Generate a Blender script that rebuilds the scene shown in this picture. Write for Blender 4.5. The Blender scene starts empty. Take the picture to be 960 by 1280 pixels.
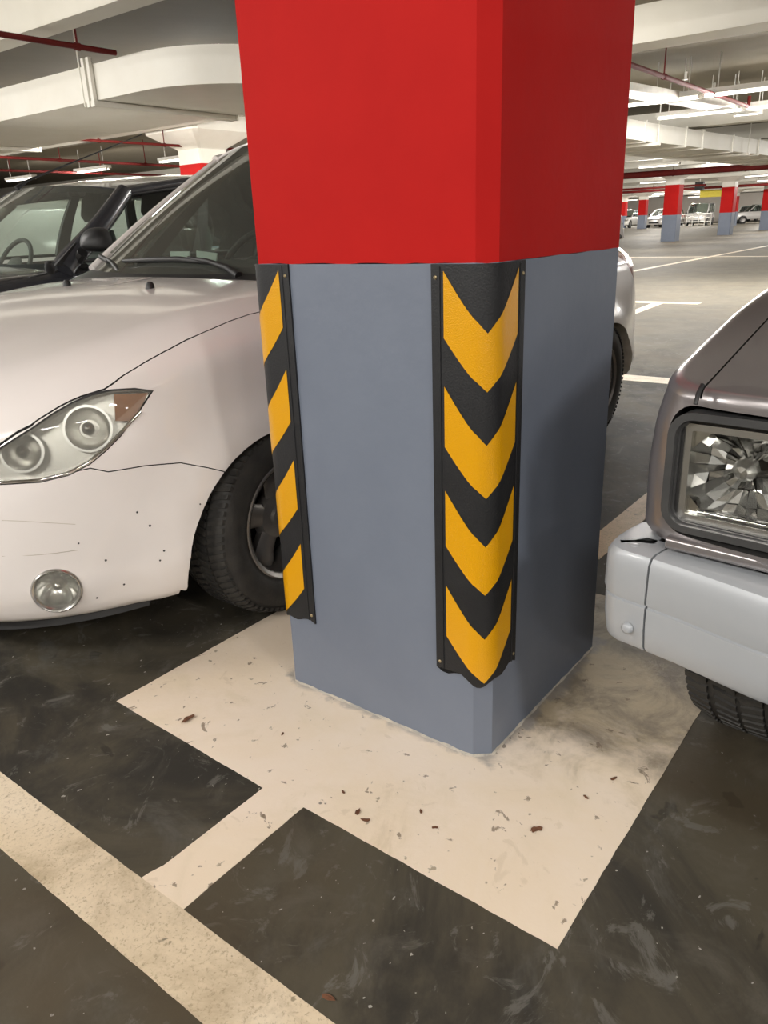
import bpy, bmesh, math, random
from mathutils import Vector, Matrix
random.seed(7)
sc = bpy.context.scene
C = sc.collection
PI = math.pi

# ------------------------------------------------------------------ camera
cam_d = bpy.data.cameras.new('camera')
cam = bpy.data.objects.new('camera', cam_d)
C.objects.link(cam)
YAW, PITCH, ROLL = 0.66413, 0.35863, -0.03923
CAMPOS = Vector((-1.1632, -0.6668, 1.0683))
fw = Vector((math.cos(YAW) * math.cos(PITCH), math.sin(YAW) * math.cos(PITCH), -math.sin(PITCH)))
rt = Vector((math.sin(YAW), -math.cos(YAW), 0))
up = rt.cross(fw)
r2 = math.cos(ROLL) * rt + math.sin(ROLL) * up
u2 = -math.sin(ROLL) * rt + math.cos(ROLL) * up
cam.matrix_world = Matrix(((r2.x, u2.x, -fw.x, CAMPOS.x), (r2.y, u2.y, -fw.y, CAMPOS.y), (r2.z, u2.z, -fw.z, CAMPOS.z), (0, 0, 0, 1)))
cam_d.sensor_fit = 'VERTICAL'
cam_d.sensor_height = 36.0
cam_d.sensor_width = 27.0
cam_d.lens = 958.09 / 1280 * 36.0
cam_d.clip_start = 0.02
cam_d.clip_end = 300
sc.camera = cam

# ------------------------------------------------------------------ light and exposure
w = bpy.data.worlds.new('world')
sc.world = w
w.use_nodes = True
w.node_tree.nodes['Background'].inputs[0].default_value = (1.0, 0.95, 0.88, 1)
w.node_tree.nodes['Background'].inputs[1].default_value = 0.08
sc.view_settings.view_transform = 'Standard'
sc.view_settings.look = 'None'
sc.view_settings.gamma = 1.0
sc.view_settings.use_curve_mapping = False
sc.view_settings.exposure = 1.3
LAMP_COL = (1.0, 0.965, 0.915)
LAMP_POWER = 13.0

# ------------------------------------------------------------------ materials
def mat(name, col, rough=0.5, metal=0.0, col2=None, scale=6.0, lo=0.35, hi=0.7, detail=6.0, bump=0.0, bscale=60.0,
        coat=0.0, emit=None, estr=0.0, spec=0.5, rough2=None, stretch=None):
    m = bpy.data.materials.new(name)
    m.use_nodes = True
    nt = m.node_tree
    b = nt.nodes['Principled BSDF']
    b.inputs['Base Color'].default_value = (*col, 1)
    b.inputs['Roughness'].default_value = rough
    b.inputs['Metallic'].default_value = metal
    b.inputs['Coat Weight'].default_value = coat
    b.inputs['Coat Roughness'].default_value = 0.06
    b.inputs['Specular IOR Level'].default_value = spec
    if emit:
        b.inputs['Emission Color'].default_value = (*emit, 1)
        b.inputs['Emission Strength'].default_value = estr
    tc = None
    if col2 is not None or bump or rough2 is not None:
        tc = nt.nodes.new('ShaderNodeTexCoord').outputs['Object']
        if stretch:
            mp = nt.nodes.new('ShaderNodeMapping')
            mp.inputs['Scale'].default_value = stretch
            nt.links.new(tc, mp.inputs['Vector'])
            tc = mp.outputs['Vector']
    if col2 is not None or rough2 is not None:
        n = nt.nodes.new('ShaderNodeTexNoise')
        n.inputs['Scale'].default_value = scale
        n.inputs['Detail'].default_value = detail
        n.inputs['Roughness'].default_value = 0.6
        nt.links.new(tc, n.inputs['Vector'])
        mr = nt.nodes.new('ShaderNodeMapRange')
        mr.inputs['From Min'].default_value = lo
        mr.inputs['From Max'].default_value = hi
        nt.links.new(n.outputs['Fac'], mr.inputs['Value'])
        if col2 is not None:
            mx = nt.nodes.new('ShaderNodeMix')
            mx.data_type = 'RGBA'
            mx.inputs['A'].default_value = (*col, 1)
            mx.inputs['B'].default_value = (*col2, 1)
            nt.links.new(mr.outputs['Result'], mx.inputs['Factor'])
            nt.links.new(mx.outputs['Result'], b.inputs['Base Color'])
        if rough2 is not None:
            mf = nt.nodes.new('ShaderNodeMix')
            mf.inputs['A'].default_value = rough
            mf.inputs['B'].default_value = rough2
            nt.links.new(mr.outputs['Result'], mf.inputs['Factor'])
            nt.links.new(mf.outputs['Result'], b.inputs['Roughness'])
    if bump:
        n2 = nt.nodes.new('ShaderNodeTexNoise')
        n2.inputs['Scale'].default_value = bscale
        n2.inputs['Detail'].default_value = 4
        nt.links.new(tc, n2.inputs['Vector'])
        bp = nt.nodes.new('ShaderNodeBump')
        bp.inputs['Strength'].default_value = bump
        bp.inputs['Distance'].default_value = 0.01
        nt.links.new(n2.outputs['Fac'], bp.inputs['Height'])
        nt.links.new(bp.outputs['Normal'], b.inputs['Normal'])
    return m

def glass_mat(name, tint, refl=1.45, dust=0.0, dust_col=(0.6, 0.6, 0.55)):
    m = bpy.data.materials.new(name)
    m.use_nodes = True
    nt = m.node_tree
    nt.nodes.remove(nt.nodes['Principled BSDF'])
    out = nt.nodes['Material Output']
    t = nt.nodes.new('ShaderNodeBsdfTransparent')
    t.inputs[0].default_value = (*tint, 1)
    g = nt.nodes.new('ShaderNodeBsdfGlossy')
    g.inputs['Roughness'].default_value = 0.02
    fr = nt.nodes.new('ShaderNodeFresnel')
    fr.inputs['IOR'].default_value = refl
    mx = nt.nodes.new('ShaderNodeMixShader')
    nt.links.new(fr.outputs[0], mx.inputs[0])
    nt.links.new(t.outputs[0], mx.inputs[1])
    nt.links.new(g.outputs[0], mx.inputs[2])
    last = mx
    if dust:
        d = nt.nodes.new('ShaderNodeBsdfDiffuse')
        d.inputs[0].default_value = (*dust_col, 1)
        m2 = nt.nodes.new('ShaderNodeMixShader')
        m2.inputs[0].default_value = dust
        nt.links.new(mx.outputs[0], m2.inputs[1])
        nt.links.new(d.outputs[0], m2.inputs[2])
        last = m2
    nt.links.new(last.outputs[0], out.inputs[0])
    return m

def floor_mat(name, c1, c2, c3, rough, paint=False, worn=0.0):
    """concrete or floor paint: broad blotches, scuffs, specks"""
    m = bpy.data.materials.new(name)
    m.use_nodes = True
    nt = m.node_tree
    b = nt.nodes['Principled BSDF']
    tc = nt.nodes.new('ShaderNodeTexCoord').outputs['Object']
    def noise(scale, detail=5, rough_=0.6, dist=0.0, stretch=None):
        n = nt.nodes.new('ShaderNodeTexNoise')
        n.inputs['Scale'].default_value = scale
        n.inputs['Detail'].default_value = detail
        n.inputs['Roughness'].default_value = rough_
        n.inputs['Distortion'].default_value = dist
        src = tc
        if stretch:
            mp = nt.nodes.new('ShaderNodeMapping')
            mp.inputs['Scale'].default_value = stretch
            mp.inputs['Rotation'].default_value = (0, 0, 0.6)
            nt.links.new(tc, mp.inputs['Vector'])
            src = mp.outputs['Vector']
        nt.links.new(src, n.inputs['Vector'])
        return n.outputs['Fac']
    def ramp(v, lo, hi):
        r = nt.nodes.new('ShaderNodeMapRange')
        r.inputs['From Min'].default_value = lo
        r.inputs['From Max'].default_value = hi
        r.interpolation_type = 'SMOOTHSTEP'
        nt.links.new(v, r.inputs['Value'])
        return r.outputs['Result']
    def inv(v):
        r = nt.nodes.new('ShaderNodeMath')
        r.operation = 'SUBTRACT'
        r.inputs[0].default_value = 1.0
        nt.links.new(v, r.inputs[1])
        return r.outputs[0]
    def mix(f, a, bb, k=1.0):
        mx = nt.nodes.new('ShaderNodeMix')
        mx.data_type = 'RGBA'
        if k != 1.0:
            mu = nt.nodes.new('ShaderNodeMath')
            mu.operation = 'MULTIPLY'
            mu.inputs[1].default_value = k
            nt.links.new(f, mu.inputs[0])
            f = mu.outputs[0]
        nt.links.new(f, mx.inputs['Factor'])
        for s, v in (('A', a), ('B', bb)):
            if isinstance(v, tuple):
                mx.inputs[s].default_value = (*v, 1)
            else:
                nt.links.new(v, mx.inputs[s])
        return mx.outputs['Result']
    base = mix(ramp(noise(1.7, 7, 0.66, 0.9), 0.38, 0.62), c1, c2)
    base = mix(ramp(noise(5.0, 6, 0.65, 1.0), 0.5, 0.75), base, c3, 0.55)
    if paint:
        grime = (c3[0] * 0.32, c3[1] * 0.31, c3[2] * 0.27)
        base = mix(ramp(noise(2.3, 8, 0.7, 0.8), 0.56, 0.74), base, (c3[0] * 0.72, c3[1] * 0.68, c3[2] * 0.58), 0.7)
        base = mix(ramp(noise(38, 3, 0.5), 0.69, 0.73), base, grime, 0.7)
        base = mix(ramp(noise(16, 4, 0.55, 0.5), 0.70, 0.73), base, (0.10, 0.085, 0.06), 0.8)
        base = mix(ramp(noise(14, 5, 0.6, 0.8), 0.62, 0.68), base, (c3[0] * 0.66, c3[1] * 0.62, c3[2] * 0.55), 0.22)
        if worn:
            base = mix(ramp(noise(3.2, 7, 0.75, 0.5), 0.48, 0.70), base, (c3[0] * 0.70, c3[1] * 0.66, c3[2] * 0.60), 0.6)
            base = mix(ramp(noise(150, 4, 0.7, 0.3), 0.53, 0.66), base, (c3[0] * 0.55, c3[1] * 0.50, c3[2] * 0.42), 0.5)
            base = mix(ramp(noise(60, 5, 0.7, 0.4), 0.58, 0.68), base, (c3[0] * 0.42, c3[1] * 0.39, c3[2] * 0.32), 0.45)
        else:
            # an oily, dirty patch tyres have left on the pickup's side of the pad
            sp = nt.nodes.new('ShaderNodeVectorMath')
            sp.operation = 'DISTANCE'
            sp.inputs[1].default_value = (0.62, -0.14, 0)
            nt.links.new(tc, sp.inputs[0])
            ad = nt.nodes.new('ShaderNodeMath')
            ad.operation = 'MULTIPLY_ADD'
            ad.inputs[1].default_value = -0.75
            nt.links.new(noise(7, 6, 0.65, 0.4), ad.inputs[0])
            nt.links.new(sp.outputs['Value'], ad.inputs[2])
            stain = mix(ramp(noise(6, 7, 0.7, 0.6), 0.40, 0.62), (0.17, 0.135, 0.09), (0.44, 0.35, 0.22))
            base = mix(inv(ramp(ad.outputs[0], -0.06, 0.20)), base, stain, 0.88)
            base = mix(ramp(noise(22, 5, 0.6, 0.6), 0.645, 0.675), base, (0.16, 0.11, 0.07), 0.75)
            # smeared wall paint round the foot of the pillar
            su = nt.nodes.new('ShaderNodeVectorMath')
            su.operation = 'SUBTRACT'
            su.inputs[1].default_value = (0.294, 0.288, 0)
            nt.links.new(tc, su.inputs[0])
            ab = nt.nodes.new('ShaderNodeVectorMath')
            ab.operation = 'ABSOLUTE'
            nt.links.new(su.outputs['Vector'], ab.inputs[0])
            sx = nt.nodes.new('ShaderNodeSeparateXYZ')
            nt.links.new(ab.outputs['Vector'], sx.inputs[0])
            mxx = nt.nodes.new('ShaderNodeMath')
            mxx.operation = 'MAXIMUM'
            nt.links.new(sx.outputs['X'], mxx.inputs[0])
            nt.links.new(sx.outputs['Y'], mxx.inputs[1])
            md = nt.nodes.new('ShaderNodeMath')
            md.operation = 'MULTIPLY_ADD'
            md.inputs[1].default_value = -0.11
            nt.links.new(noise(9, 6, 0.65, 0.6), md.inputs[0])
            nt.links.new(mxx.outputs[0], md.inputs[2])
            base = mix(inv(ramp(md.outputs[0], 0.232, 0.262)), base, (0.26, 0.245, 0.235), 0.75)
    else:
        base = mix(ramp(noise(9, 5, 0.7, 0.3, (1.0, 7.0, 1)), 0.62, 0.8), base, (0.15, 0.142, 0.126), 0.5)
        base = mix(ramp(noise(70, 2, 0.5), 0.72, 0.75), base, (0.42, 0.40, 0.36), 0.8)
        base = mix(ramp(noise(3.1, 3, 0.5, 2.5), 0.66, 0.7), base, (0.020, 0.018, 0.015), 0.55)
        base = mix(ramp(noise(2.6, 6, 0.7, 1.5), 0.55, 0.72), base, (0.125, 0.12, 0.108), 0.6)
        base = mix(ramp(noise(7.5, 6, 0.7, 2.2), 0.57, 0.66), base, (0.15, 0.142, 0.125), 0.6)
        base = mix(ramp(noise(1.1, 4, 0.6, 0.5), 0.5, 0.7), base, (0.070, 0.050, 0.028), 0.6)
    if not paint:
        # base colour grows paler beyond the bays, into the driving aisle
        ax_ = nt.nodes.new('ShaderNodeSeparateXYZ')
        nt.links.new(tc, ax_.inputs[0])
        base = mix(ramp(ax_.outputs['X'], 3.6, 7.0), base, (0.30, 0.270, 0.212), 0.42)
    nt.links.new(base, b.inputs['Base Color'])
    b.inputs['Specular IOR Level'].default_value = 0.35 if paint else 0.18
    rr = nt.nodes.new('ShaderNodeMapRange')
    rr.inputs['To Min'].default_value = rough - 0.09
    rr.inputs['To Max'].default_value = rough + 0.14
    nt.links.new(noise(4.0, 5, 0.6), rr.inputs['Value'])
    nt.links.new(rr.outputs['Result'], b.inputs['Roughness'])
    bp = nt.nodes.new('ShaderNodeBump')
    bp.inputs['Strength'].default_value = 0.12
    bp.inputs['Distance'].default_value = 0.006
    nt.links.new(noise(45, 5), bp.inputs['Height'])
    nt.links.new(bp.outputs['Normal'], b.inputs['Normal'])
    return m

def refl_mat():
    """yellow retroreflective sheeting with fine vertical ribs"""
    m = mat('yellow_reflective', (0.70, 0.335, 0.0012), 0.32, 0.0, coat=0.2)
    nt = m.node_tree
    b = nt.nodes['Principled BSDF']
    tc = nt.nodes.new('ShaderNodeTexCoord')
    wv = nt.nodes.new('ShaderNodeTexVoronoi')
    wv.inputs['Scale'].default_value = 420
    nt.links.new(tc.outputs['Object'], wv.inputs['Vector'])
    bp = nt.nodes.new('ShaderNodeBump')
    bp.inputs['Strength'].default_value = 0.25
    bp.inputs['Distance'].default_value = 0.002
    nt.links.new(wv.outputs['Distance'], bp.inputs['Height'])
    nt.links.new(bp.outputs['Normal'], b.inputs['Normal'])
    return m

X = {}
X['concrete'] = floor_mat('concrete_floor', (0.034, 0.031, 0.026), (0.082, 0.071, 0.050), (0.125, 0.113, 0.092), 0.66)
X['linepaint'] = floor_mat('worn_line_paint', (0.74, 0.63, 0.48), (0.68, 0.56, 0.40), (0.50, 0.41, 0.28), 0.5, paint=True, worn=1.0)
X['tanpaint'] = floor_mat('tan_line_paint', (0.72, 0.50, 0.24), (0.66, 0.45, 0.21), (0.52, 0.36, 0.17), 0.5, paint=True, worn=0.5)
X['floorpaint'] = floor_mat('cream_floor_paint', (0.82, 0.70, 0.58), (0.79, 0.66, 0.51), (0.70, 0.59, 0.43), 0.45, paint=True)
X['red'] = mat('red_wall_paint', (0.47, 0.0125, 0.0105), 0.65, col2=(0.42, 0.010, 0.009), scale=3, spec=0.10, bump=0.10, bscale=22)
X['grey'] = mat('blue_grey_wall_paint', (0.166, 0.192, 0.246), 0.5, col2=(0.146, 0.170, 0.222), scale=3.5, bump=0.12, bscale=20)
X['white_c'] = mat('white_concrete_paint', (0.78, 0.75, 0.68), 0.7, col2=(0.70, 0.66, 0.58), scale=1.5, bump=0.05)
X['slab'] = mat('beige_slab', (0.20, 0.172, 0.122), 0.85, col2=(0.165, 0.14, 0.095), scale=0.8, bump=0.05)
X['beam'] = mat('cream_beam_paint', (0.74, 0.71, 0.63), 0.7, col2=(0.67, 0.64, 0.55), scale=1.2)
X['wall'] = mat('far_wall_paint', (0.74, 0.68, 0.60), 0.8, col2=(0.66, 0.58, 0.50), scale=0.4)
X['duct'] = mat('painted_sheet_metal', (0.85, 0.83, 0.76), 0.5, col2=(0.80, 0.77, 0.69), scale=2)
X['galv'] = mat('galvanised_steel', (0.62, 0.60, 0.55), 0.4, 0.6, col2=(0.5, 0.48, 0.44), scale=9)
X['pipe_red'] = mat('red_pipe_paint', (0.125, 0.011, 0.009), 0.75, col2=(0.09, 0.008, 0.0065), scale=5, spec=0.2)
X['rubber'] = mat('black_rubber', (0.008, 0.0085, 0.010), 0.55, col2=(0.013, 0.0135, 0.0155), scale=14, bump=0.12, bscale=260)
X['yellow'] = refl_mat()
X['screw'] = mat('dull_brass', (0.42, 0.34, 0.20), 0.4, 0.8)
X['mortar'] = mat('rough_mortar', (0.36, 0.34, 0.31), 0.9, col2=(0.60, 0.53, 0.43), scale=25, bump=0.6, bscale=80)
X['white_paint'] = mat('white_car_paint', (0.82, 0.775, 0.75), 0.22, 0.0, col2=(0.78, 0.73, 0.70), scale=2.5, coat=0.7)
X['black_plastic'] = mat('black_plastic', (0.014, 0.014, 0.015), 0.5, col2=(0.022, 0.021, 0.021), scale=12)
X['gap'] = mat('dark_cavity', (0.008, 0.008, 0.008), 0.9, col2=(0.012, 0.011, 0.010), scale=10)
X['tyre'] = mat('tyre_rubber', (0.028, 0.027, 0.026), 0.65, col2=(0.050, 0.047, 0.042), scale=18, bump=0.1, bscale=150)
X['rim_dark'] = mat('dull_alloy', (0.30, 0.285, 0.27), 0.35, 0.7, col2=(0.22, 0.21, 0.20), scale=9)
X['chrome'] = mat('chrome', (0.86, 0.86, 0.85), 0.06, 1.0, col2=(0.80, 0.80, 0.79), scale=5)
X['satin'] = mat('satin_reflector', (0.60, 0.59, 0.56), 0.25, 0.9, col2=(0.52, 0.51, 0.48), scale=7)
X['bright_reflector'] = mat('bright_reflector', (0.88, 0.88, 0.86), 0.24, 0.95, col2=(0.82, 0.82, 0.80), scale=9)
X['dirty_white'] = mat('dirty_white_edge', (0.52, 0.47, 0.39), 0.5, col2=(0.38, 0.33, 0.26), scale=14)
X['amber'] = mat('amber_plastic', (0.42, 0.17, 0.06), 0.25, col2=(0.36, 0.15, 0.06), scale=20)
X['lamp_red'] = mat('red_lamp_plastic', (0.35, 0.02, 0.015), 0.15, coat=0.8, col2=(0.30, 0.016, 0.012), scale=20)
X['lens'] = glass_mat('clear_lens', (0.93, 0.93, 0.90), 1.45, 0.12, (0.75, 0.73, 0.66))
X['clear'] = glass_mat('clear_glass', (0.97, 0.97, 0.96), 1.45)
X['glass'] = glass_mat('green_tinted_glass', (0.76, 0.85, 0.80), 1.5, 0.03)
X['glass_dust'] = glass_mat('dusty_windscreen', (0.74, 0.83, 0.77), 1.5, 0.075, (0.55, 0.55, 0.48))
X['interior'] = mat('dark_upholstery', (0.045, 0.046, 0.045), 0.8, col2=(0.07, 0.07, 0.068), scale=12)
X['dark_paint'] = mat('dark_grey_car_paint', (0.050, 0.051, 0.060), 0.25, 0.3, col2=(0.060, 0.061, 0.070), scale=4, coat=0.7)
X['silver_paint'] = mat('silver_car_paint', (0.29, 0.27, 0.272), 0.28, 0.6, col2=(0.265, 0.245, 0.248), scale=4, coat=0.6)
X['bumper_paint'] = mat('grey_bumper_paint', (0.42, 0.44, 0.465), 0.36, 0.1, col2=(0.395, 0.415, 0.44), scale=5, coat=0.2)
X['gasket'] = mat('grey_black_gasket', (0.045, 0.045, 0.046), 0.38, col2=(0.06, 0.06, 0.06), scale=20)
X['tube'] = mat('lit_tube', (0.9, 0.9, 0.88), 0.4, emit=(1.0, 0.95, 0.86), estr=1.7)
X['fixture'] = mat('white_enamel', (0.82, 0.80, 0.75), 0.35, col2=(0.78, 0.76, 0.70), scale=8)
X['paper'] = mat('pale_paper', (0.70, 0.74, 0.70), 0.8, col2=(0.62, 0.67, 0.63), scale=30)
X['trim_grey'] = mat('grey_cabin_trim', (0.20, 0.195, 0.16), 0.8, col2=(0.16, 0.155, 0.13), scale=10)
X['leaf'] = mat('dry_leaf', (0.16, 0.065, 0.03), 0.8, col2=(0.10, 0.045, 0.022), scale=60)
X['sign_yellow'] = mat('yellow_sign_board', (0.62, 0.50, 0.04), 0.5, col2=(0.56, 0.45, 0.04), scale=10)
X['pale_paint'] = mat('pale_car_paint', (0.66, 0.64, 0.60), 0.25, 0.1, col2=(0.60, 0.58, 0.55), scale=3, coat=0.6)
X['beige_paint'] = mat('beige_car_paint', (0.50, 0.47, 0.40), 0.25, 0.2, col2=(0.46, 0.43, 0.37), scale=3, coat=0.6)

# ------------------------------------------------------------------ mesh helpers
class MB:
    def __init__(s):
        s.v = []
        s.f = []
        s.mi = []
        s.cur = 0
    def add(s, vs, fs, mi=None):
        o = len(s.v)
        s.v += [tuple(p) for p in vs]
        s.f += [tuple(i + o for i in f) for f in fs]
        s.mi += [s.cur if mi is None else mi] * len(fs)
        return s
    def box(s, x0, x1, y0, y1, z0, z1):
        return s.add([(x0, y0, z0), (x1, y0, z0), (x1, y1, z0), (x0, y1, z0), (x0, y0, z1), (x1, y0, z1), (x1, y1, z1), (x0, y1, z1)],
                     [(0, 3, 2, 1), (4, 5, 6, 7), (0, 1, 5, 4), (1, 2, 6, 5), (2, 3, 7, 6), (3, 0, 4, 7)])
    def rbox(s, x0, x1, y0, y1, z0, z1, r, axis=0, n=4):
        """box with its four edges along one axis rounded"""
        a, b = {0: ((y0, y1), (z0, z1)), 1: ((x0, x1), (z0, z1)), 2: ((x0, x1), (y0, y1))}[axis]
        pts = rrect(a[0], a[1], b[0], b[1], r, n)
        lo, hi = {0: (x0, x1), 1: (y0, y1), 2: (z0, z1)}[axis]
        def P(t, p):
            return {0: (t, p[0], p[1]), 1: (p[0], t, p[1]), 2: (p[0], p[1], t)}[axis]
        return s.loft([[P(lo, p) for p in pts], [P(hi, p) for p in pts]])
    def loft(s, rings, closed=True, caps=True):
        n = len(rings[0])
        vs = [p for r in rings for p in r]
        fs = []
        for k in range(len(rings) - 1):
            for i in range(n if closed else n - 1):
                j = (i + 1) % n
                fs.append((k * n + i, k * n + j, (k + 1) * n + j, (k + 1) * n + i))
        if caps and closed:
            fs.append(tuple(reversed(range(n))))
            fs.append(tuple((len(rings) - 1) * n + i for i in range(n)))
        return s.add(vs, fs)
    def prism(s, pts, d):
        d = Vector(d)
        a = [Vector(p) for p in pts]
        return s.loft([a, [p + d for p in a]])
    def tube(s, pts, r, n=10, caps=True):
        pts = [Vector(p) for p in pts]
        rs = r if isinstance(r, (list, tuple)) else [r] * len(pts)
        rings = []
        prev = None
        for i, p in enumerate(pts):
            a = pts[max(0, i - 1)]
            b = pts[min(len(pts) - 1, i + 1)]
            t = (b - a).normalized()
            if prev is None:
                ref = Vector((0, 0, 1)) if abs(t.z) < 0.9 else Vector((1, 0, 0))
                u = t.cross(ref).normalized()
            else:
                u = (prev - t * prev.dot(t)).normalized()
            prev = u
            v = t.cross(u)
            rings.append([p + rs[i] * (math.cos(2 * PI * k / n) * u + math.sin(2 * PI * k / n) * v) for k in range(n)])
        return s.loft(rings, True, caps)
    def lathe(s, prof, o, ax, n=32, closed=False):
        """prof: (r, h) pairs turned about the axis ax through o"""
        o = Vector(o)
        ax = Vector(ax).normalized()
        ref = Vector((0, 0, 1)) if abs(ax.z) < 0.9 else Vector((1, 0, 0))
        u = ax.cross(ref).normalized()
        v = ax.cross(u)
        m = len(prof)
        vs, fs = [], []
        for k in range(n):
            a = 2 * PI * k / n
            d = math.cos(a) * u + math.sin(a) * v
            vs += [o + ax * h + d * r for r, h in prof]
        for k in range(n):
            j = (k + 1) % n
            for i in range(m if closed else m - 1):
                i2 = (i + 1) % m
                fs.append((k * m + i, k * m + i2, j * m + i2, j * m + i))
        return s.add(vs, fs)
    def grid(s, fn, nu, nv):
        vs = [fn(i / nu, j / nv) for i in range(nu + 1) for j in range(nv + 1)]
        fs = [(i * (nv + 1) + j, (i + 1) * (nv + 1) + j, (i + 1) * (nv + 1) + j + 1, i * (nv + 1) + j + 1) for i in range(nu) for j in range(nv)]
        return s.add(vs, fs)
    def mesh(s, name, mats):
        me = bpy.data.meshes.new(name)
        me.from_pydata(s.v, [], s.f)
        for m in (mats if isinstance(mats, (list, tuple)) else [mats]):
            me.materials.append(X[m] if isinstance(m, str) else m)
        if any(s.mi):
            me.polygons.foreach_set('material_index', s.mi)
        return me
    def build(s, name, mats, parent=None, smooth=30, fix=True, bevel=0.0):
        me = s.mesh(name, mats)
        return finish(me, name, parent, smooth, fix, bevel)

def finish(me, name, parent=None, smooth=30, fix=True, bevel=0.0):
    bm = bmesh.new()
    bm.from_mesh(me)
    if bevel:
        ed = [e for e in bm.edges if len(e.link_faces) == 2 and e.calc_face_angle(0) > 0.6]
        bmesh.ops.bevel(bm, geom=ed, offset=bevel, segments=2, affect='EDGES', profile=0.6, clamp_overlap=True)
    if fix:
        bmesh.ops.recalc_face_normals(bm, faces=bm.faces)
    bm.to_mesh(me)
    bm.free()
    if smooth:
        me.polygons.foreach_set('use_smooth', [True] * len(me.polygons))
        me.set_sharp_from_angle(angle=math.radians(smooth))
    o = bpy.data.objects.new(name, me)
    C.objects.link(o)
    if parent:
        o.parent = parent
    return o

def rrect(x0, x1, y0, y1, r, n=4):
    pts = []
    for cx, cy, a0 in ((x1 - r, y0 + r, -90), (x1 - r, y1 - r, 0), (x0 + r, y1 - r, 90), (x0 + r, y0 + r, 180)):
        for i in range(n + 1):
            a = math.radians(a0 + 90 * i / n)
            pts.append((cx + r * math.cos(a), cy + r * math.sin(a)))
    return pts

def interp(x, pts):
    if x <= pts[0][0]:
        return pts[0][1]
    for (a, va), (b, vb) in zip(pts, pts[1:]):
        if x <= b:
            t = (x - a) / (b - a)
            return va + (vb - va) * t
    return pts[-1][1]

def sinterp(x, pts):
    """smooth (Catmull-Rom) interpolation through sorted points"""
    n = len(pts)
    if x <= pts[0][0]:
        return pts[0][1]
    if x >= pts[-1][0]:
        return pts[-1][1]
    for i in range(n - 1):
        a, b = pts[i], pts[i + 1]
        if x <= b[0]:
            h = b[0] - a[0]
            t = (x - a[0]) / h
            def slope(k):
                if k == 0:
                    return (pts[1][1] - pts[0][1]) / (pts[1][0] - pts[0][0])
                if k == n - 1:
                    return (pts[-1][1] - pts[-2][1]) / (pts[-1][0] - pts[-2][0])
                return (pts[k + 1][1] - pts[k - 1][1]) / (pts[k + 1][0] - pts[k - 1][0])
            m0, m1 = slope(i) * h, slope(i + 1) * h
            return (2 * t**3 - 3 * t**2 + 1) * a[1] + (t**3 - 2 * t**2 + t) * m0 + (-2 * t**3 + 3 * t**2) * b[1] + (t**3 - t**2) * m1

def thing(name, label, cat, loc=(0, 0, 0), rz=0.0, group=None):
    o = bpy.data.objects.new(name, None)
    o.empty_display_size = 0.1
    C.objects.link(o)
    o.location = loc
    o.rotation_euler = (0, 0, rz)
    return tag(o, label, cat, group)

def tag(o, label, cat, group=None):
    o['label'] = label
    o['category'] = cat
    if group:
        o['group'] = group
    return o

def struct(o):
    o['kind'] = 'structure'
    return o

def copy_tree(o, parent=None):
    c = o.copy()
    C.objects.link(c)
    if parent:
        c.parent = parent
    for ch in list(o.children):
        copy_tree(ch, c)
    return c

def tmpobj(me):
    o = bpy.data.objects.new('tmp', me)
    C.objects.link(o)
    return o

def recalc(me):
    bm = bmesh.new()
    bm.from_mesh(me)
    bmesh.ops.recalc_face_normals(bm, faces=bm.faces)
    bm.to_mesh(me)
    bm.free()
    return me

def boolean(me, cutters, op='DIFFERENCE'):
    """returns a new mesh: me (op) each cutter mesh"""
    o = tmpobj(me)
    tmp = []
    for c in cutters:
        k = tmpobj(recalc(c))
        tmp.append(k)
        md = o.modifiers.new('b', 'BOOLEAN')
        md.operation = op
        md.object = k
        md.solver = 'EXACT'
        md.material_mode = 'TRANSFER'
    dg = bpy.context.evaluated_depsgraph_get()
    dg.update()
    new = bpy.data.meshes.new_from_object(o.evaluated_get(dg), depsgraph=dg)
    for k in tmp + [o]:
        bpy.data.objects.remove(k)
    return new

# ------------------------------------------------------------------ floor and its painted markings
FX0, FX1, FY0, FY1 = -14, 96, -14, 44
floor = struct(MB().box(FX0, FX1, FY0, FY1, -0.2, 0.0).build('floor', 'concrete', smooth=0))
def marking(pts, name='painted_marking', m='linepaint', t=0.0014):
    return MB().prism([(x, y, 0.0) for x, y in pts], (0, 0, t)).build(name, m, floor, smooth=0)
# pad round the pillar with the stem that ties it to the long line
def wob(a, b, n, amp):
    out = []
    for i in range(n):
        t = i / n
        out.append((a[0] + (b[0] - a[0]) * t + random.uniform(-amp, amp), a[1] + (b[1] - a[1]) * t + random.uniform(-amp, amp)))
    return out
loop = [(-0.322, -0.317), (0.86, -0.314), (0.86, 0.85), (-0.315, 0.85), (-0.327, 0.329), (-0.575, 0.329), (-0.600, 0.336), (-0.622, 0.340), (-0.622, 0.224), (-0.320, 0.223)]
pts = []
for a, b in zip(loop, loop[1:] + loop[:1]):
    n = max(1, int((Vector(a) - Vector(b)).length / 0.03))
    pts += wob(a, b, n, 0.0009)
marking(pts, 'painted_pad', 'floorpaint', 0.0010)
pts = wob((-0.728, -6), (-0.617, -6), 1, 0) + wob((-0.617, -1.2), (-0.617, 3.0), 130, 0.0006) + [(-0.617, 9), (-0.728, 9)] + wob((-0.728, 3.0), (-0.728, -1.2), 130, 0.0006)
marking(pts, 'painted_bay_line')
marking([(1.10, 0.205), (4.2, 0.215), (4.2, 0.315), (1.10, 0.30)], 'painted_bay_line', 'tanpaint')
marking([(4.02, -6), (4.22, -6), (4.22, 8), (4.02, 8)], 'painted_aisle_line')
marking([(8.95, 2.2), (9.15, 2.2), (9.15, 9), (8.95, 9)], 'painted_aisle_line')
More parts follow.
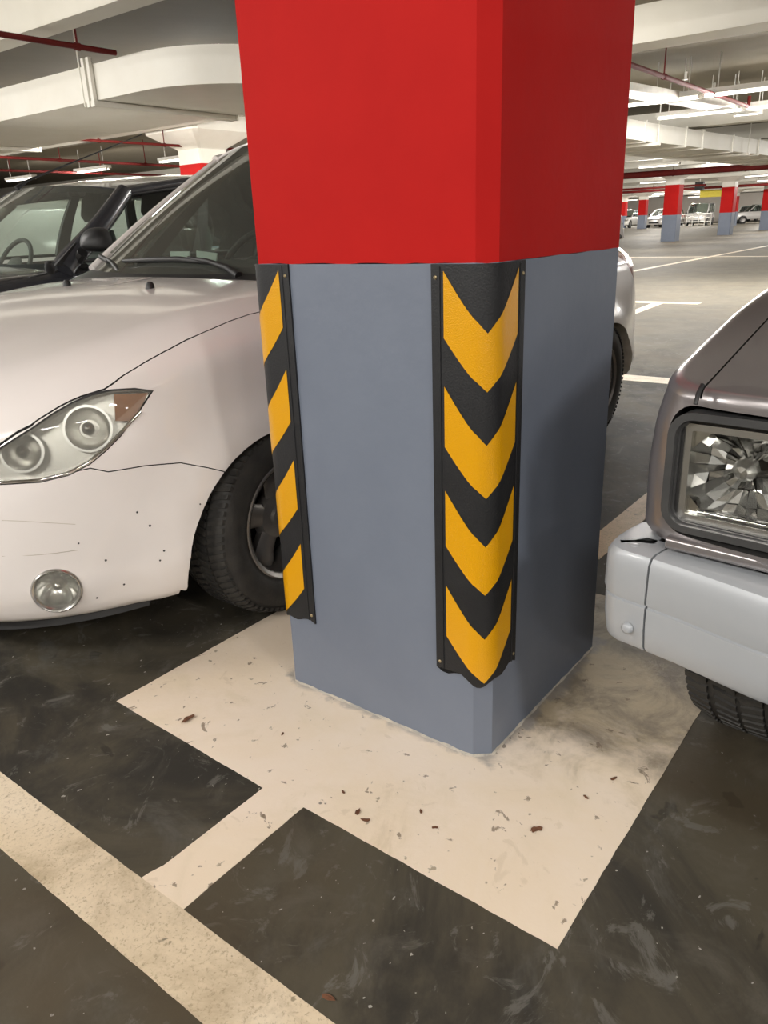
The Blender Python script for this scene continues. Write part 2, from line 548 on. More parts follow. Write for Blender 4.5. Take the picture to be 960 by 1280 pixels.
marking([(7.2, 2.5), (8.95, 2.62), (8.95, 2.76), (7.2, 2.62)], 'painted_bay_line')
marking([(14.0, 5.1), (27.0, 5.1), (27.0, 5.25), (14.0, 5.25)], 'painted_bay_line')
marking([(20.0, 3.0), (20.2, 3.0), (20.2, 14.0), (20.0, 14.0)], 'painted_aisle_line')

# ------------------------------------------------------------------ ceiling with its beams, outer walls
ZS, ZB = 2.86, 2.55
ceiling = struct(MB().box(FX0, FX1, FY0, FY1, ZS, ZS + 0.25).build('ceiling', 'slab', smooth=0))
def beam(x0, x1, zb=ZB):
    MB().box(x0, x1, FY0 + 0.2, FY1 - 0.2, zb, ZS).build('ceiling_beam', 'beam', ceiling, smooth=0)
beam(2.605, 2.82)
beam(6.80, 7.20)
x = 14.95
while x < 75:
    beam(x, x + 0.32)
    x += 4.0
beam(-1.6, -1.3)
beam(-5.6, -5.3)
for nm, b in (('wall_back', (FX1 - 0.2, FX1, FY0, FY1)), ('wall_front', (FX0, FX0 + 0.2, FY0, FY1)), ('wall_left', (FX0, FX1, FY1 - 0.2, FY1)), ('wall_right', (FX0, FX1, FY0, FY0 + 0.2))):
    struct(MB().box(*b, 0, ZS).build(nm, 'wall', smooth=0))

# ------------------------------------------------------------------ pillars
CH, W1, W2 = 0.029, 0.518, 0.530
def pillar_outline(ch=CH, w1=W1, w2=W2, g=0.0):
    """plan of the pillar, g grows it outward"""
    p = [(ch, 0), (ch + w2, 0), (2 * ch + w2, ch), (2 * ch + w2, ch + w1), (ch + w2, 2 * ch + w1), (ch, 2 * ch + w1), (0, ch + w1), (0, ch)]
    cx, cy = ch + w2 / 2, ch + w1 / 2
    return [(cx + (x - cx) * (1 + g / 0.29), cy + (y - cy) * (1 + g / 0.29)) for x, y in p]
ZRED = 1.002
def wavy_ring(z, amp, per=8):
    out = []
    q = pillar_outline()
    for a, b in zip(q, q[1:] + q[:1]):
        n = max(2, int((Vector(a) - Vector(b)).length / 0.03))
        for i in range(n):
            t = i / n
            out.append((a[0] + (b[0] - a[0]) * t, a[1] + (b[1] - a[1]) * t, z + random.uniform(-amp, amp)))
    return out
def pillar_parts(root, fine):
    if fine:
        mid = wavy_ring(ZRED, 0.0012)
        low = [(p[0], p[1], 0.0) for p in mid]
        hi = [(p[0], p[1], 2.12) for p in mid]
        zs = [0.0, 0.25, 0.5, 0.75]
        MB().loft([[(p[0], p[1], z) for p in mid] for z in zs] + [mid]).build('grey_band', 'grey', root, smooth=25)
        MB().loft([mid] + [[(p[0], p[1], z) for p in mid] for z in (1.3, 1.7, 2.12)]).build('red_band', 'red', root, smooth=25)
    else:
        q = pillar_outline()
        MB().prism([(x, y, 0) for x, y in q], (0, 0, 1.0)).build('grey_band', 'grey', root, smooth=0)
        MB().prism([(x, y, 1.0) for x, y in q], (0, 0, 1.12)).build('red_band', 'red', root, smooth=0)
    rings = [[(x, y, z) for x, y in pillar_outline(g=g)] for z, g in ((2.12, 0.0), (2.34, 0.0), (2.36, 0.02), (2.58, 0.36), (ZS, 0.36))]
    MB().loft(rings).build('flared_capital', 'white_c', root, smooth=0)
pil = thing('concrete_pillar', 'large square concrete pillar, red above blue-grey, with black and yellow guards on its corners', 'pillar', group='red and grey garage pillars')
pillar_parts(pil, True)
# lumpy mortar and paint at the foot of the near pillar
mb = MB()
q = pillar_outline()
path = []
for a, b in zip(q, q[1:] + q[:1]):
    n = max(2, int((Vector(a) - Vector(b)).length / 0.02))
    d = Vector((b[0] - a[0], b[1] - a[1], 0)).normalized()
    nrm = Vector((d.y, -d.x, 0))
    for i in range(n):
        t = i / n
        path.append((Vector((a[0] + (b[0] - a[0]) * t, a[1] + (b[1] - a[1]) * t, 0)), nrm))
rings = []
for p, nrm in path:
    wd, hh = random.uniform(0.002, 0.008), random.uniform(0.002, 0.007)
    rings.append([p - nrm * 0.004, p + nrm * wd, p + nrm * wd * 0.5 + Vector((0, 0, hh * 0.7)), p - nrm * 0.004 + Vector((0, 0, hh))])
vs = [v for r in rings for v in r]
N = len(rings)
fs = [(i * 4 + k, i * 4 + (k + 1) % 4, ((i + 1) % N) * 4 + (k + 1) % 4, ((i + 1) % N) * 4 + k) for i in range(N) for k in range(4)]
mb.add(vs, fs).build('mortar_skirt', 'mortar', pil, smooth=60)

far = thing('concrete_pillar', '', 'pillar', (32.2, 10.0, 0), group='red and grey garage pillars')
pillar_parts(far, False)
PILLARS = [((32.05, 9.9), 'tall far red and grey pillar, nearest of those beside the aisle'),
           ((39.6, 9.75), 'far red and grey pillar in front of the white pickup, second along the aisle'),
           ((47.8, 9.75), 'far red and grey pillar cut by the photo right edge'),
           ((61.8, 21.8), 'small distant red and grey pillar between white cars close to the near pillar edge'),
           ((7.98, 10.0), 'pillar with white flared capital rising behind the white car roof'),
           ((66.0, 16.2), 'distant red pillar seen behind the white railing'),
           ((63.0, 11.7), 'distant red pillar behind the white hatchback'),
           ((67.5, 25.6), 'farthest red pillar glimpsed beside the near pillar edge')]
for i, (xy, lb) in enumerate(PILLARS):
    o = far if i == 0 else copy_tree(far)
    o.location = (xy[0], xy[1], 0)
    o['label'] = lb

# ------------------------------------------------------------------ rubber corner guards
def guard_profile(off):
    """points round a rounded corner, from the left leg tip to the right one; corner at the origin, legs along +y and +x. returns (x, y, s)"""
    L, R = 0.108, 0.034
    pts = [(-off, L)]
    for i in range(5):
        pts.append((-off, L - (L - R) * (i + 1) / 5))
    for i in range(1, 11):
        a = math.radians(180 + 90 * i / 10)
        pts.append((R + (R + off) * math.cos(a), R + (R + off) * math.sin(a)))
    for i in range(5):
        pts.append((R + (L - R) * (i + 1) / 5, -off))
    return pts
def arc_s(pts):
    s = [0]
    for a, b in zip(pts, pts[1:]):
        s.append(s[-1] + math.hypot(b[0] - a[0], b[1] - a[1]))
    m = s[-1] / 2
    return [v - m for v in s]
def make_guard(root, z0, z1):
    outer, inner = guard_profile(0.0125), guard_profile(0.001)
    so = arc_s(outer)
    mb = MB()
    ring = outer + inner[::-1]
    zz = [z0 + (z1 - z0) * i / 40 for i in range(41)]
    rings = []
    for z in zz:
        r = []
        for k, p in enumerate(ring):
            dz = 0.0
            if z == z0:                                              # a slightly torn lower edge
                s_ = so[k] if k < len(outer) else so[2 * len(outer) - 1 - k]
                dz = -0.016 * math.exp(-(s_ / 0.03)**2) + 0.006 * math.sin(s_ * 90)
            r.append((p[0], p[1], z + dz))
        rings.append(r)
    mb.loft(rings).build('rubber_body', 'rubber', root, smooth=35)
    # raised rims along both legs
    mb = MB()
    for sx in (0, 1):
        a = (-0.0128, 0.090) if sx == 0 else (0.090, -0.0128)
        mb.tube([(a[0], a[1], z0 + 0.004), (a[0], a[1], z1 - 0.004)], 0.0016, 6)
    mb.build('rim_bead', 'rubber', root, smooth=60)
    # four chevrons of reflective sheeting
    sheet = guard_profile(0.0133)
    ss = arc_s(sheet)
    def at(s):
        for i in range(len(ss) - 1):
            if s <= ss[i + 1] + 1e-9:
                t = (s - ss[i]) / (ss[i + 1] - ss[i])
                return (sheet[i][0] + (sheet[i + 1][0] - sheet[i][0]) * t, sheet[i][1] + (sheet[i + 1][1] - sheet[i][1]) * t)
    HALF = 0.085
    for k in range(4):
        zt = z1 - 0.011 - 0.2 * k
        vs, n = [], 28
        for i in range(n + 1):
            s = -HALF + 2 * HALF * i / n
            x_, y_ = at(s)
            drop = 0.104 * (1 - abs(s) / HALF)
            drop += 0.005 * math.sin(PI * abs(s) / HALF) * (1 if abs(s) > 0.02 else 0.6)
            hgt = 0.102 + 0.012 * (abs(s) / HALF)
            lo = zt - drop - hgt
            vs += [(x_, y_, zt - drop), (x_, y_, lo)]
        fs = [(2 * i, 2 * i + 1, 2 * i + 3, 2 * i + 2) for i in range(n)]
        MB().add(vs, fs).build('yellow_stripe', 'yellow', root, smooth=60)
    for zc in (z0 + 0.018, z1 - 0.022):
        for ax, pos in (((-1, 0, 0), (-0.0125, 0.099)), ((0, -1, 0), (0.099, -0.0125))):
            MB().lathe([(0, 0.0022), (0.002, 0.0022), (0.0034, 0.0012), (0.0036, 0)], (pos[0], pos[1], zc), ax, 12).build('screw', 'screw', root)
gR = thing('corner_guard', 'black rubber corner guard with four yellow chevrons on the near corner of the pillar', 'corner guard', (0.008, 0.008, 0), 0, 'rubber corner guards')
make_guard(gR, 0.192, 1.001)
gL = copy_tree(gR)
gL['label'] = 'black rubber corner guard with slanted yellow stripes in front of the white car wheel'
gL.location = (0.008, 2 * CH + W1 - 0.008, 0)
gL.rotation_euler = (0, 0, -PI / 2)

# ------------------------------------------------------------------ sheet metal duct
def rect_ring(c, d, wd, z0, z1):
    n = Vector((-d[1], d[0]))
    a, b = (c[0] + n.x * wd / 2, c[1] + n.y * wd / 2), (c[0] - n.x * wd / 2, c[1] - n.y * wd / 2)
    return [(a[0], a[1], z0), (a[0], a[1], z1), (b[0], b[1], z1), (b[0], b[1], z0)]
duct = thing('air_duct', 'long white sheet metal air duct bending under the ceiling behind the pillar', 'duct', (3.75, 5, 2.19))
DZ0, DZ1, DW = 2.19, 2.47, 1.6
D0 = Vector((3.75, 5.0, 2.19))
def dsec(rings):
    MB().loft([[tuple(Vector(p) - D0) for p in r] for r in rings]).build('duct_section', 'duct', duct, smooth=30)
DX = 4.2                                                             # first leg, along the bays
ys = [14.0, 11.6, 9.8, 7.9, 5.95]
for a, b in zip(ys, ys[1:]):
    dsec([rect_ring((DX, a - 0.003), (0, -1), DW, DZ0, DZ1), rect_ring((DX, b + 0.003), (0, -1), DW, DZ0, DZ1)])
q = [(4.35 + 0.95 * math.cos(math.radians(180 + 90 * i / 12)), 5.30 + 0.95 * math.sin(math.radians(180 + 90 * i / 12))) for i in range(13)] + [(5.0, 4.35), (5.0, 5.95), (3.4, 5.95)]
MB().prism([(x - D0.x, y - D0.y, 0) for x, y in q], (0, 0, DZ1 - DZ0)).build('duct_bend', 'duct', duct, smooth=30)
def yc(x):                                                           # second leg, away from the viewer
    return 4.35 + DW / 2 - max(0.0, x - 12.0) * 0.074
xs = [5.0, 6.5, 8.0, 9.5, 11.0, 12.5, 14.2, 15.0, 16.6, 18.2, 19.8, 21.4, 23.0]
def flange(c, d):
    r0 = rect_ring(c, d, DW + 0.05, DZ0 - 0.025, DZ1 + 0.025)
    n = Vector((d[0], d[1], 0)) * 0.02
    MB().loft([[tuple(Vector(p) - D0 - n) for p in r0], [tuple(Vector(p) - D0 + n) for p in r0]]).build('duct_flange', 'duct', duct, smooth=0)
for a, b in zip(xs, xs[1:]):
    dsec([rect_ring((a + 0.003, yc(a)), (1, 0), DW, DZ0, DZ1), rect_ring((b - 0.003, yc(b)), (1, 0), DW, DZ0, DZ1)])
    if a > 12:
        flange((a, yc(a)), (1, 0))
def strap(x, y, along_y=True):
    mb = MB()
    h = DW / 2 + 0.035
    if along_y:
        mb.box(x - h, x + h, y - 0.05, y + 0.05, DZ0 - 0.05, DZ0 - 0.004)
        for s in (-1, 1):
            for e in (-0.055, 0.02):
                mb.box(x + s * h - 0.012, x + s * h + 0.02, y + e, y + e + 0.04, DZ0 - 0.05, DZ1 + 0.05)
            mb.tube([(x + s * h, y + 0.11, DZ0 - 0.04), (x + s * h, y + 0.11, ZS)], 0.007, 6)
    else:
        mb.box(x - 0.05, x + 0.05, y - h - 0.05, y + h + 0.05, DZ0 - 0.05, DZ0 - 0.004)
        for s in (-1, 1):
            mb.tube([(x, y + s * (h + 0.02), DZ0 - 0.04), (x, y + s * (h + 0.02), ZS)], 0.010, 6)
    mb.v = [tuple(Vector(p) - D0) for p in mb.v]
    o = mb.build('duct_hanger', 'duct', duct, smooth=30)
strap(DX, 5.98)
strap(DX, 9.8)
for xx in (7.0, 10.6, 12.9, 17.4):
    strap(xx, yc(xx), False)

# ------------------------------------------------------------------ sprinkler pipes
def pipe(label, pts, r, hang=(), heads=(), col='pipe_red'):
    o = thing('sprinkler_pipe', label, 'pipe', pts[0], 0, 'red sprinkler pipes')
    o0 = Vector(pts[0])
    L = [Vector(p) - o0 for p in pts]
    MB().tube(L, r, 10).build('pipe_run', col, o, smooth=60)
    for h in hang:
        p = Vector(h) - o0
        mb = MB().tube([p, (p.x, p.y, ZS - o0.z)], 0.008, 6)
        mb.lathe([(r + 0.001, -0.02), (r + 0.008, -0.02), (r + 0.008, 0.02), (r + 0.001, 0.02)], p, L[1] - L[0], 12, True)
        mb.build('pipe_hanger', col, o, smooth=30)
    for h in heads:
        p = Vector(h) - o0
        MB().lathe([(0.0, 0.09), (0.016, 0.09), (0.016, 0.02), (0.03, 0.018), (0.03, 0.012), (0.0, 0.012)], p, (0, 0, 1), 10).build('sprinkler_head', 'galv', o)
    return o
pipe('thick red pipe under the ceiling running above the dark car to the white duct', [(0.6, 5.45, 2.475), (2.3, 5.45, 2.475), (3.30, 5.45, 2.475)], 0.021, [(1.3, 5.45, 2.475), (2.95, 5.45, 2.475)])
pipe('red pipe with an upturned end beyond the pillar top', [(2.0, 2.48, 2.41), (5.0, 2.48, 2.41), (11.36, 2.48, 2.41), (11.38, 2.48, 2.43), (11.38, 2.48, 2.54)], 0.024, [(4.5, 2.48, 2.41), (7.9, 2.48, 2.41)], [(8.6, 2.48, 2.44), (9.7, 2.48, 2.44)])
pipe('long dark red main pipe crossing above the far pillars', [(28.4, 22, 2.40), (28.4, 2.0, 2.40), (28.4, -8, 2.40)], 0.11, [(28.4, 9.0, 2.4), (28.4, 6.6, 2.4), (28.4, 4.9, 2.4)])
pipe('thin red pipe seen over the dark car, nearest of three', [(5.3, 10.4, 2.40), (7.0, 10.4, 2.40), (10.5, 10.3, 2.40)], 0.020, [(6.4, 10.4, 2.4), (7.6, 10.4, 2.4)])
pipe('thin red pipe seen over the dark car, middle of three', [(5.3, 13.3, 2.40), (8.0, 13.5, 2.40), (13.0, 13.9, 2.40)], 0.025, [(7.6, 13.45, 2.4), (9.6, 13.6, 2.4)])
pipe('thin red pipe seen over the dark car, farthest of three', [(5.3, 15.9, 2.40), (9.0, 16.0, 2.40), (15.0, 16.3, 2.40)], 0.025, [(8.0, 15.98, 2.4), (10.2, 16.05, 2.4)])
pipe('thin dark pipe low under the far ceiling behind the second far pillar', [(45, 26, 2.28), (45, 12, 2.28), (45, 2, 2.28)], 0.07, [(45, 20, 2.28), (45, 10, 2.28), (45, 4, 2.28)])
pipe('thin dark pipe under the far ceiling next to the near pillar edge', [(38, 24, 2.22), (38, 16, 2.22), (38, 10.6, 2.22)], 0.05, [(38, 20, 2.22), (38, 13, 2.22)])

# ------------------------------------------------------------------ cable tray
tray = thing('cable_tray', 'grey cable tray hung on rods under the ceiling right of the pillar', 'cable tray', (9.4, 3.1, 2.42))
mb = MB()
mb.box(-1.7, 3.0, -0.16, 0.16, -0.012, 0.0)
mb.box(-1.7, 3.0, -0.17, -0.155, -0.012, 0.07)
mb.box(-1.7, 3.0, 0.155, 0.17, -0.012, 0.07)
mb.build('tray_channel', 'galv', tray, smooth=0)
for xx in (-1.2, 0.4, 2.0, 2.9):
    for s in (-1, 1):
        MB().tube([(xx, s * 0.18, -0.02), (xx, s * 0.18, ZS - 2.42)], 0.006, 6).build('hanger_rod', 'galv', tray)
    MB().box(xx - 0.02, xx + 0.02, -0.2, 0.2, -0.035, -0.014).build('cross_bar', 'galv', tray, smooth=0)
MB().tube([(-1.7, -0.05, 0.02), (0, -0.06, 0.02), (3.0, -0.05, 0.02)], 0.014, 8).build('cable', 'black_plastic', tray)
tray.rotation_euler = (0, 0, math.radians(-8))

# ------------------------------------------------------------------ fluorescent battens
batten = thing('ceiling_light', '', 'ceiling light', (0, 0, 0), group='fluorescent battens under the ceiling')
MB().box(-0.07, 0.07, -0.62, 0.62, 0.0, 0.06).build('light_housing', 'fixture', batten, smooth=0, bevel=0.006)
for s in (-1, 1):
    MB().tube([(s * 0.035, -0.59, -0.018), (s * 0.035, 0.59, -0.018)], 0.014, 8).build('tube', 'tube', batten, smooth=60)
    for e in (-0.595, 0.595):
        MB().box(s * 0.035 - 0.015, s * 0.035 + 0.015, e - 0.01, e + 0.01, -0.036, 0.002).build('tube_holder', 'fixture', batten, smooth=0)
    MB().tube([(0, s * 0.45, 0.06), (0, s * 0.45, ZS - 2.42)], 0.008, 6).build('hanger_rod', 'galv', batten)
def lamp_for(o, power, tilt=52):
    for sg in (-1, 1):
        ld = bpy.data.lights.new('tube_glow', 'AREA')
        ld.shape = 'RECTANGLE'
        ld.size, ld.size_y = 0.06, 1.18
        ld.energy = power
        ld.color = LAMP_COL
        lo = bpy.data.objects.new('tube_glow', ld)
        C.objects.link(lo)
        lo.parent = o
        lo.location = (sg * 0.052, 0, -0.045)
        lo.rotation_euler = (0, sg * -math.radians(tilt), 0)
ROWS = [(-3.2, 'row before the painted bay line', [-4.4, -1.8, 0.8, 3.4, 6.0, 8.6, 12, 16]),
        (-1.35, 'row over the painted bay line', [-3.6, -9.0]),
        (0.2, 'row over the parked cars with an added first lamp', [5.0, 8.0, 12, 16]),  # first lamp added out of view to light the pale van's side
        (4.9, 'short added row hidden behind the near pillar', [-7, 2.7]),  # the lamp hidden by the pillar is added to brighten the ceiling beam
        (5.9, 'row behind the parked cars', [7.0, 9.4, 12.4, 15.2, 18, 21]),
        (9.75, 'near continuous row right of the pillar', [3.25, 2.0, 0.75, -0.5, -6]),
        (11.6, 'second continuous row right of the pillar', [3.2, 1.95, 0.7]),
        (9.6, 'row beyond the white capital', [6.6, 8.2, 12.5, 15.5, 18.5]),
        (15.2, 'first row over the far aisle', [-4, 0, 8, 12, 17]),
        (19.3, 'second row over the far aisle', [-6, 0, 6, 12, 18]),
        (24, 'third row over the far aisle', [-4, 2, 8, 14]),
        (30.3, 'row behind the long dark red pipe', [-4, 3, 8.2, 14, 18]),
        (36.5, 'row beyond the nearest far pillar', [0, 8, 12.5, 18]),
        (43, 'row beyond the second far pillar', [2, 9, 15, 22]),
        (50.5, 'row halfway to the far cars', [3, 10, 17, 24]),
        (58, 'row before the far cars', [5, 12, 19, 26]),
        (66.5, 'row over the far cars', [6, 13, 19, 23, 28]),
        (78, 'last row by the back wall', [8, 16, 23, 29])]
ORD = ['first', 'second', 'third', 'fourth', 'fifth', 'sixth', 'seventh', 'eighth', 'ninth']
first = True
for rx, nm, yl in ROWS:
    for k, ry in enumerate(sorted(yl)):
        o = batten if first else copy_tree(batten)
        first = False
        o.location = (rx, ry, 2.42)
        o['label'] = 'fluorescent batten, ' + ORD[k] + ' from right in the ' + nm
        lamp_for(o, LAMP_POWER * (1.0 if rx < 0 else 0.5 if rx < 1 else 0.8 if 'short' in nm else 0.8 if rx < 8 or 'capital' in nm else 0.07 if rx < 12 else 0.5 if rx < 18 else 0.9 if rx < 40 else 2.2 if rx < 55 else 3.5 if rx < 70 else 8.0), 42 if rx < 0 else 52)
# ------------------------------------------------------------------ cars: shared shapes
def sstep(a, b, v):
    t = min(1.0, max(0.0, (v - a) / (b - a)))
    return t * t * (3 - 2 * t)

def body_shell(p, nf=44, ns=34, nt=24):
    """closed car body up to the belt line. x runs from nose to tail, o across, both in the car's own frame"""
    b, x0, af, n1, x1, ar, n2 = p['b'], p['x0'], p['af'], p['n1'], p['x1'], p['ar'], p['n2']
    zb, hc, crown, Rv, Rh = p['zb'], p['h'], p['crown'], p['Rv'], p['Rh']
    def outline(d):
        k = max(0.012, 1 - d / b)
        pts = []
        for i in range(nf):
            f = -PI / 2 + PI * i / nf
            c, s = max(0.0, math.cos(f)), math.sin(f)
            pts.append((x0 - af * k * c ** (2 / n1), b * k * math.copysign(abs(s) ** (2 / n1), s)))
        for i in range(ns):
            pts.append((x0 + (x1 - x0) * i / ns, b * k))
        for i in range(nt):
            f = PI / 2 - PI * i / nt
            c, s = max(0.0, math.cos(f)), math.sin(f)
            pts.append((x1 + ar * k * c ** (2 / n2), b * k * math.copysign(abs(s) ** (2 / n2), s)))
        for i in range(ns):
            pts.append((x1 + (x0 - x1) * i / ns, -b * k))
        return pts
    def H(x, o):
        return sinterp(x, hc) - crown * (o / b) ** 2
    rings = []
    T = p.get('T', [0, .015, .05, .1, .16, .22, .28, .34, .40, .46, .52, .58, .64, .7, .76, .82, .88, .94, 1.0])
    for t in T:
        d = interp(t, p['prof'])
        ring = []
        for x, o in outline(d):
            z0 = interp(x, zb)
            z = z0 + t * (H(x, o) - Rv - z0)
            if abs(o) > 0.8 * b:
                for (xw, zw, r) in p.get('arches', []):
                    o += math.copysign(p.get('flare', 0.022) * (1 - sstep(r + 0.01, r + p.get('flw', 0.10), math.hypot(x - xw, z - zw))), o)
            ring.append((x, o, z))
        rings.append(ring)
    d1 = interp(1.0, p['prof'])
    for i in range(1, 9):
        a = PI / 2 * i / 8
        d = d1 + Rh * (1 - math.cos(a))
        rings.append([(x, o, H(x, o) - Rv * (1 - math.sin(a))) for x, o in outline(d)])
    dd = d1 + Rh
    for i in range(1, 11):
        d = dd + (b - 0.006 - dd) * i / 10
        rings.append([(x, o, H(x, o)) for x, o in outline(d)])
    return MB().loft(rings)

def cabin_points(c):
    """A base, A top, roof rear top and D base of one side, as (x, |o|, z)"""
    return c['A0'], c['A1'], c['D1'], c['D0']

def lerp3(a, b, t):
    return tuple(a[i] + (b[i] - a[i]) * t for i in range(3))

def cabin(root, c, paint, glass='glass', glass_front=None, fine=True):
    A0, A1, D1, D0 = cabin_points(c)
    sgn = lambda p, s: (p[0], p[1] * s, p[2])
    bow0, bow1, rise = c.get('bow0', 0.14), c.get('bow1', 0.10), c.get('crown', 0.05)
    def wind(u, v):
        a, b = lerp3(A0, A1, u), None
        k = 4 * v * (1 - v)
        o = a[1] * (2 * v - 1)
        bulge = math.sin(PI * u) * 0.02
        return (a[0] - (bow0 + (bow1 - bow0) * u) * k - bulge * k, o, a[2] + (c.get('cow', 0.0) * (1 - u) + rise * u) * k + bulge * (0.5 + 0.5 * k))
    MB().grid(wind, 14, 20).build('windscreen', glass_front or glass, root, smooth=80)
    def rear(u, v):
        a = lerp3(D0, D1, u)
        k = 4 * v * (1 - v)
        return (a[0] + 0.10 * k, a[1] * (2 * v - 1), a[2] + rise * u * k)
    MB().grid(rear, 10, 16).build('rear_window', glass, root, smooth=80)
    # roof: skin with thickness
    def roof(u, v):
        o = lerp3(A1, D1, u)
        k = 4 * v * (1 - v)
        kk = 1 - (2 * v - 1) ** 4
        e = (1 - u)
        return (o[0] - bow1 * k * e ** 2 + 0.10 * k * u ** 2, o[1] * (2 * v - 1) * 1.02, o[2] + rise * (0.75 * k + 0.25 * kk) + c.get('arch', 0.05) * math.sin(PI * u) )
    mb = MB().grid(roof, 20, 20)
    top = MB()
    nv = len(mb.v)
    top.v = mb.v + [(x, y * 0.97, z - 0.035) for x, y, z in mb.v]
    top.f = mb.f + [tuple(i + nv for i in reversed(f)) for f in mb.f]
    g = 21
    edge = [i for i in range(g)] + [g * k + g - 1 for k in range(1, g)] + [g * (g - 1) + i for i in range(g - 2, -1, -1)] + [g * k for k in range(g - 2, 0, -1)]
    for i, a in enumerate(edge):
        b = edge[(i + 1) % len(edge)]
        top.f.append((a, b, b + nv, a + nv))
    top.mi = [0] * len(top.f)
    top.build('roof', paint, root, smooth=50)
    rw = c.get('pw', 0.05)
    def rail(s):
        p = lerp3(A1, D1, s)
        return (p[0], p[1] * 1.02, p[2] + c.get('arch', 0.05) * math.sin(PI * s) - 0.01)
    def belt(s):
        return lerp3(A0, D0, s)
    def side(s, t):
        p = lerp3(belt(s), rail(s), t)
        return (p[0], p[1] + 0.03 * math.sin(PI * t), p[2])
    for sg in (-1, 1):
        for k, (a, b_) in enumerate((('A', 0), ('D', 1))):
            P0, P1 = (A0, A1) if k == 0 else (D0, D1)
            pts = [sgn(side(0.0 if k == 0 else 1.0, t), sg) for t in [i / 10 for i in range(11)]]
            if k == 0 and c.get('foot', True):
                pts = [(A0[0] - 0.03, sg * (A0[1] + 0.005), A0[2] - 0.03)] + pts
            MB().tube(pts, [rw * (1.15 - 0.3 * i / (len(pts) - 1)) for i in range(len(pts))], 10).build('pillar_post', paint, root, smooth=70)
            sx = 1 if k == 0 else -1
            MB().tube([(q[0] + sx * (rw + 0.02), q[1] - sg * (rw + 0.014), q[2] - 0.006) for q in pts[1:]], [0.028 + 0.012 * (1 - i / 10) for i in range(len(pts) - 1)], 8).build('pillar_trim', 'trim_grey', root, smooth=70)
        posts = c.get('posts', [0.40, 0.70])
        cuts = [0.02] + posts + [0.98]
        for s in posts:
            rings = []
            for t in [i / 8 for i in range(9)]:
                p, q = side(s - 0.022, t), side(s + 0.022, t)
                rings.append([sgn(p, sg), sgn(q, sg), sgn((q[0], q[1] - 0.03, q[2]), sg), sgn((p[0], p[1] - 0.03, p[2]), sg)])
            MB().loft(rings).build('door_post', c.get('postmat', 'black_plastic'), root, smooth=30)
        for a, b in zip(cuts, cuts[1:]):
            MB().grid(lambda u, v: sgn((lambda q: (q[0], q[1] - 0.012, q[2]))(side(a + 0.012 + (b - a - 0.024) * u, v)), sg), 8, 8).build('side_window', glass, root, smooth=80)
        # roof rail and black weather seal under it
        MB().tube([sgn(rail(i / 14), sg) for i in range(15)], 0.026, 8).build('roof_rail', paint, root, smooth=70)
        MB().tube([sgn((lambda q: (q[0], q[1] - 0.004, q[2]))(side(i / 14, 0.935)), sg) for i in range(15)], 0.012, 6).build('weather_seal', 'black_plastic', root, smooth=70)
        MB().tube([sgn((lambda q: (q[0], q[1] + 0.004, q[2]))(side(i / 14, 0.01)), sg) for i in range(15)], 0.012, 6).build('belt_trim', 'black_plastic', root, smooth=70)

def seats(root, c, rows, wheel_o, steer=True):
    for x, z0, kind in rows:
        for o in ((-0.34, 0.34) if kind == 'front' else (-0.3, 0.3)):
            mb = MB()
            secs = [(0.0, 0.20, 0.10), (0.25, 0.23, 0.11), (0.5, 0.22, 0.10), (0.60, 0.17, 0.07)]
            rings = []
            for h, hw, th in secs:
                rings.append([(x + 0.30 * h + q[0], o + q[1], z0 + h) for q in rrect(-th / 2, th / 2, -hw, hw, 0.03, 3)])
            mb.loft(rings).build('seat_back', 'interior', root, smooth=50)
            mb = MB()
            rings = []
            for h, hw, th in ((0.66, 0.10, 0.06), (0.70, 0.13, 0.09), (0.80, 0.13, 0.09), (0.85, 0.10, 0.05)):
                rings.append([(x + 0.25 * h + q[0] + 0.02, o + q[1], z0 + h) for q in rrect(-th / 2, th / 2, -hw, hw, 0.022, 3)])
            mb.loft(rings).build('headrest', 'interior', root, smooth=50)
    if steer:
        x, o, z = wheel_o
        ax = Vector((-0.85, 0, 0.5)).normalized()
        mb = MB().lathe([(0.185 + 0.014 * math.cos(a), 0.014 * math.sin(a)) for a in [2 * PI * i / 8 for i in range(8)]], (x, o, z), ax, 28, True)
        mb.lathe([(0, 0.02), (0.06, 0.015), (0.075, -0.01), (0, -0.03)], (x, o, z), ax, 14)
        mb.build('steering_wheel', 'interior', root, smooth=60)
        MB().box(x - 0.1, x + 0.1, o - 0.18, o + 0.18, z - 0.02, z + 0.012).build('spoke_bar', 'interior', root, smooth=0, bevel=0.005)

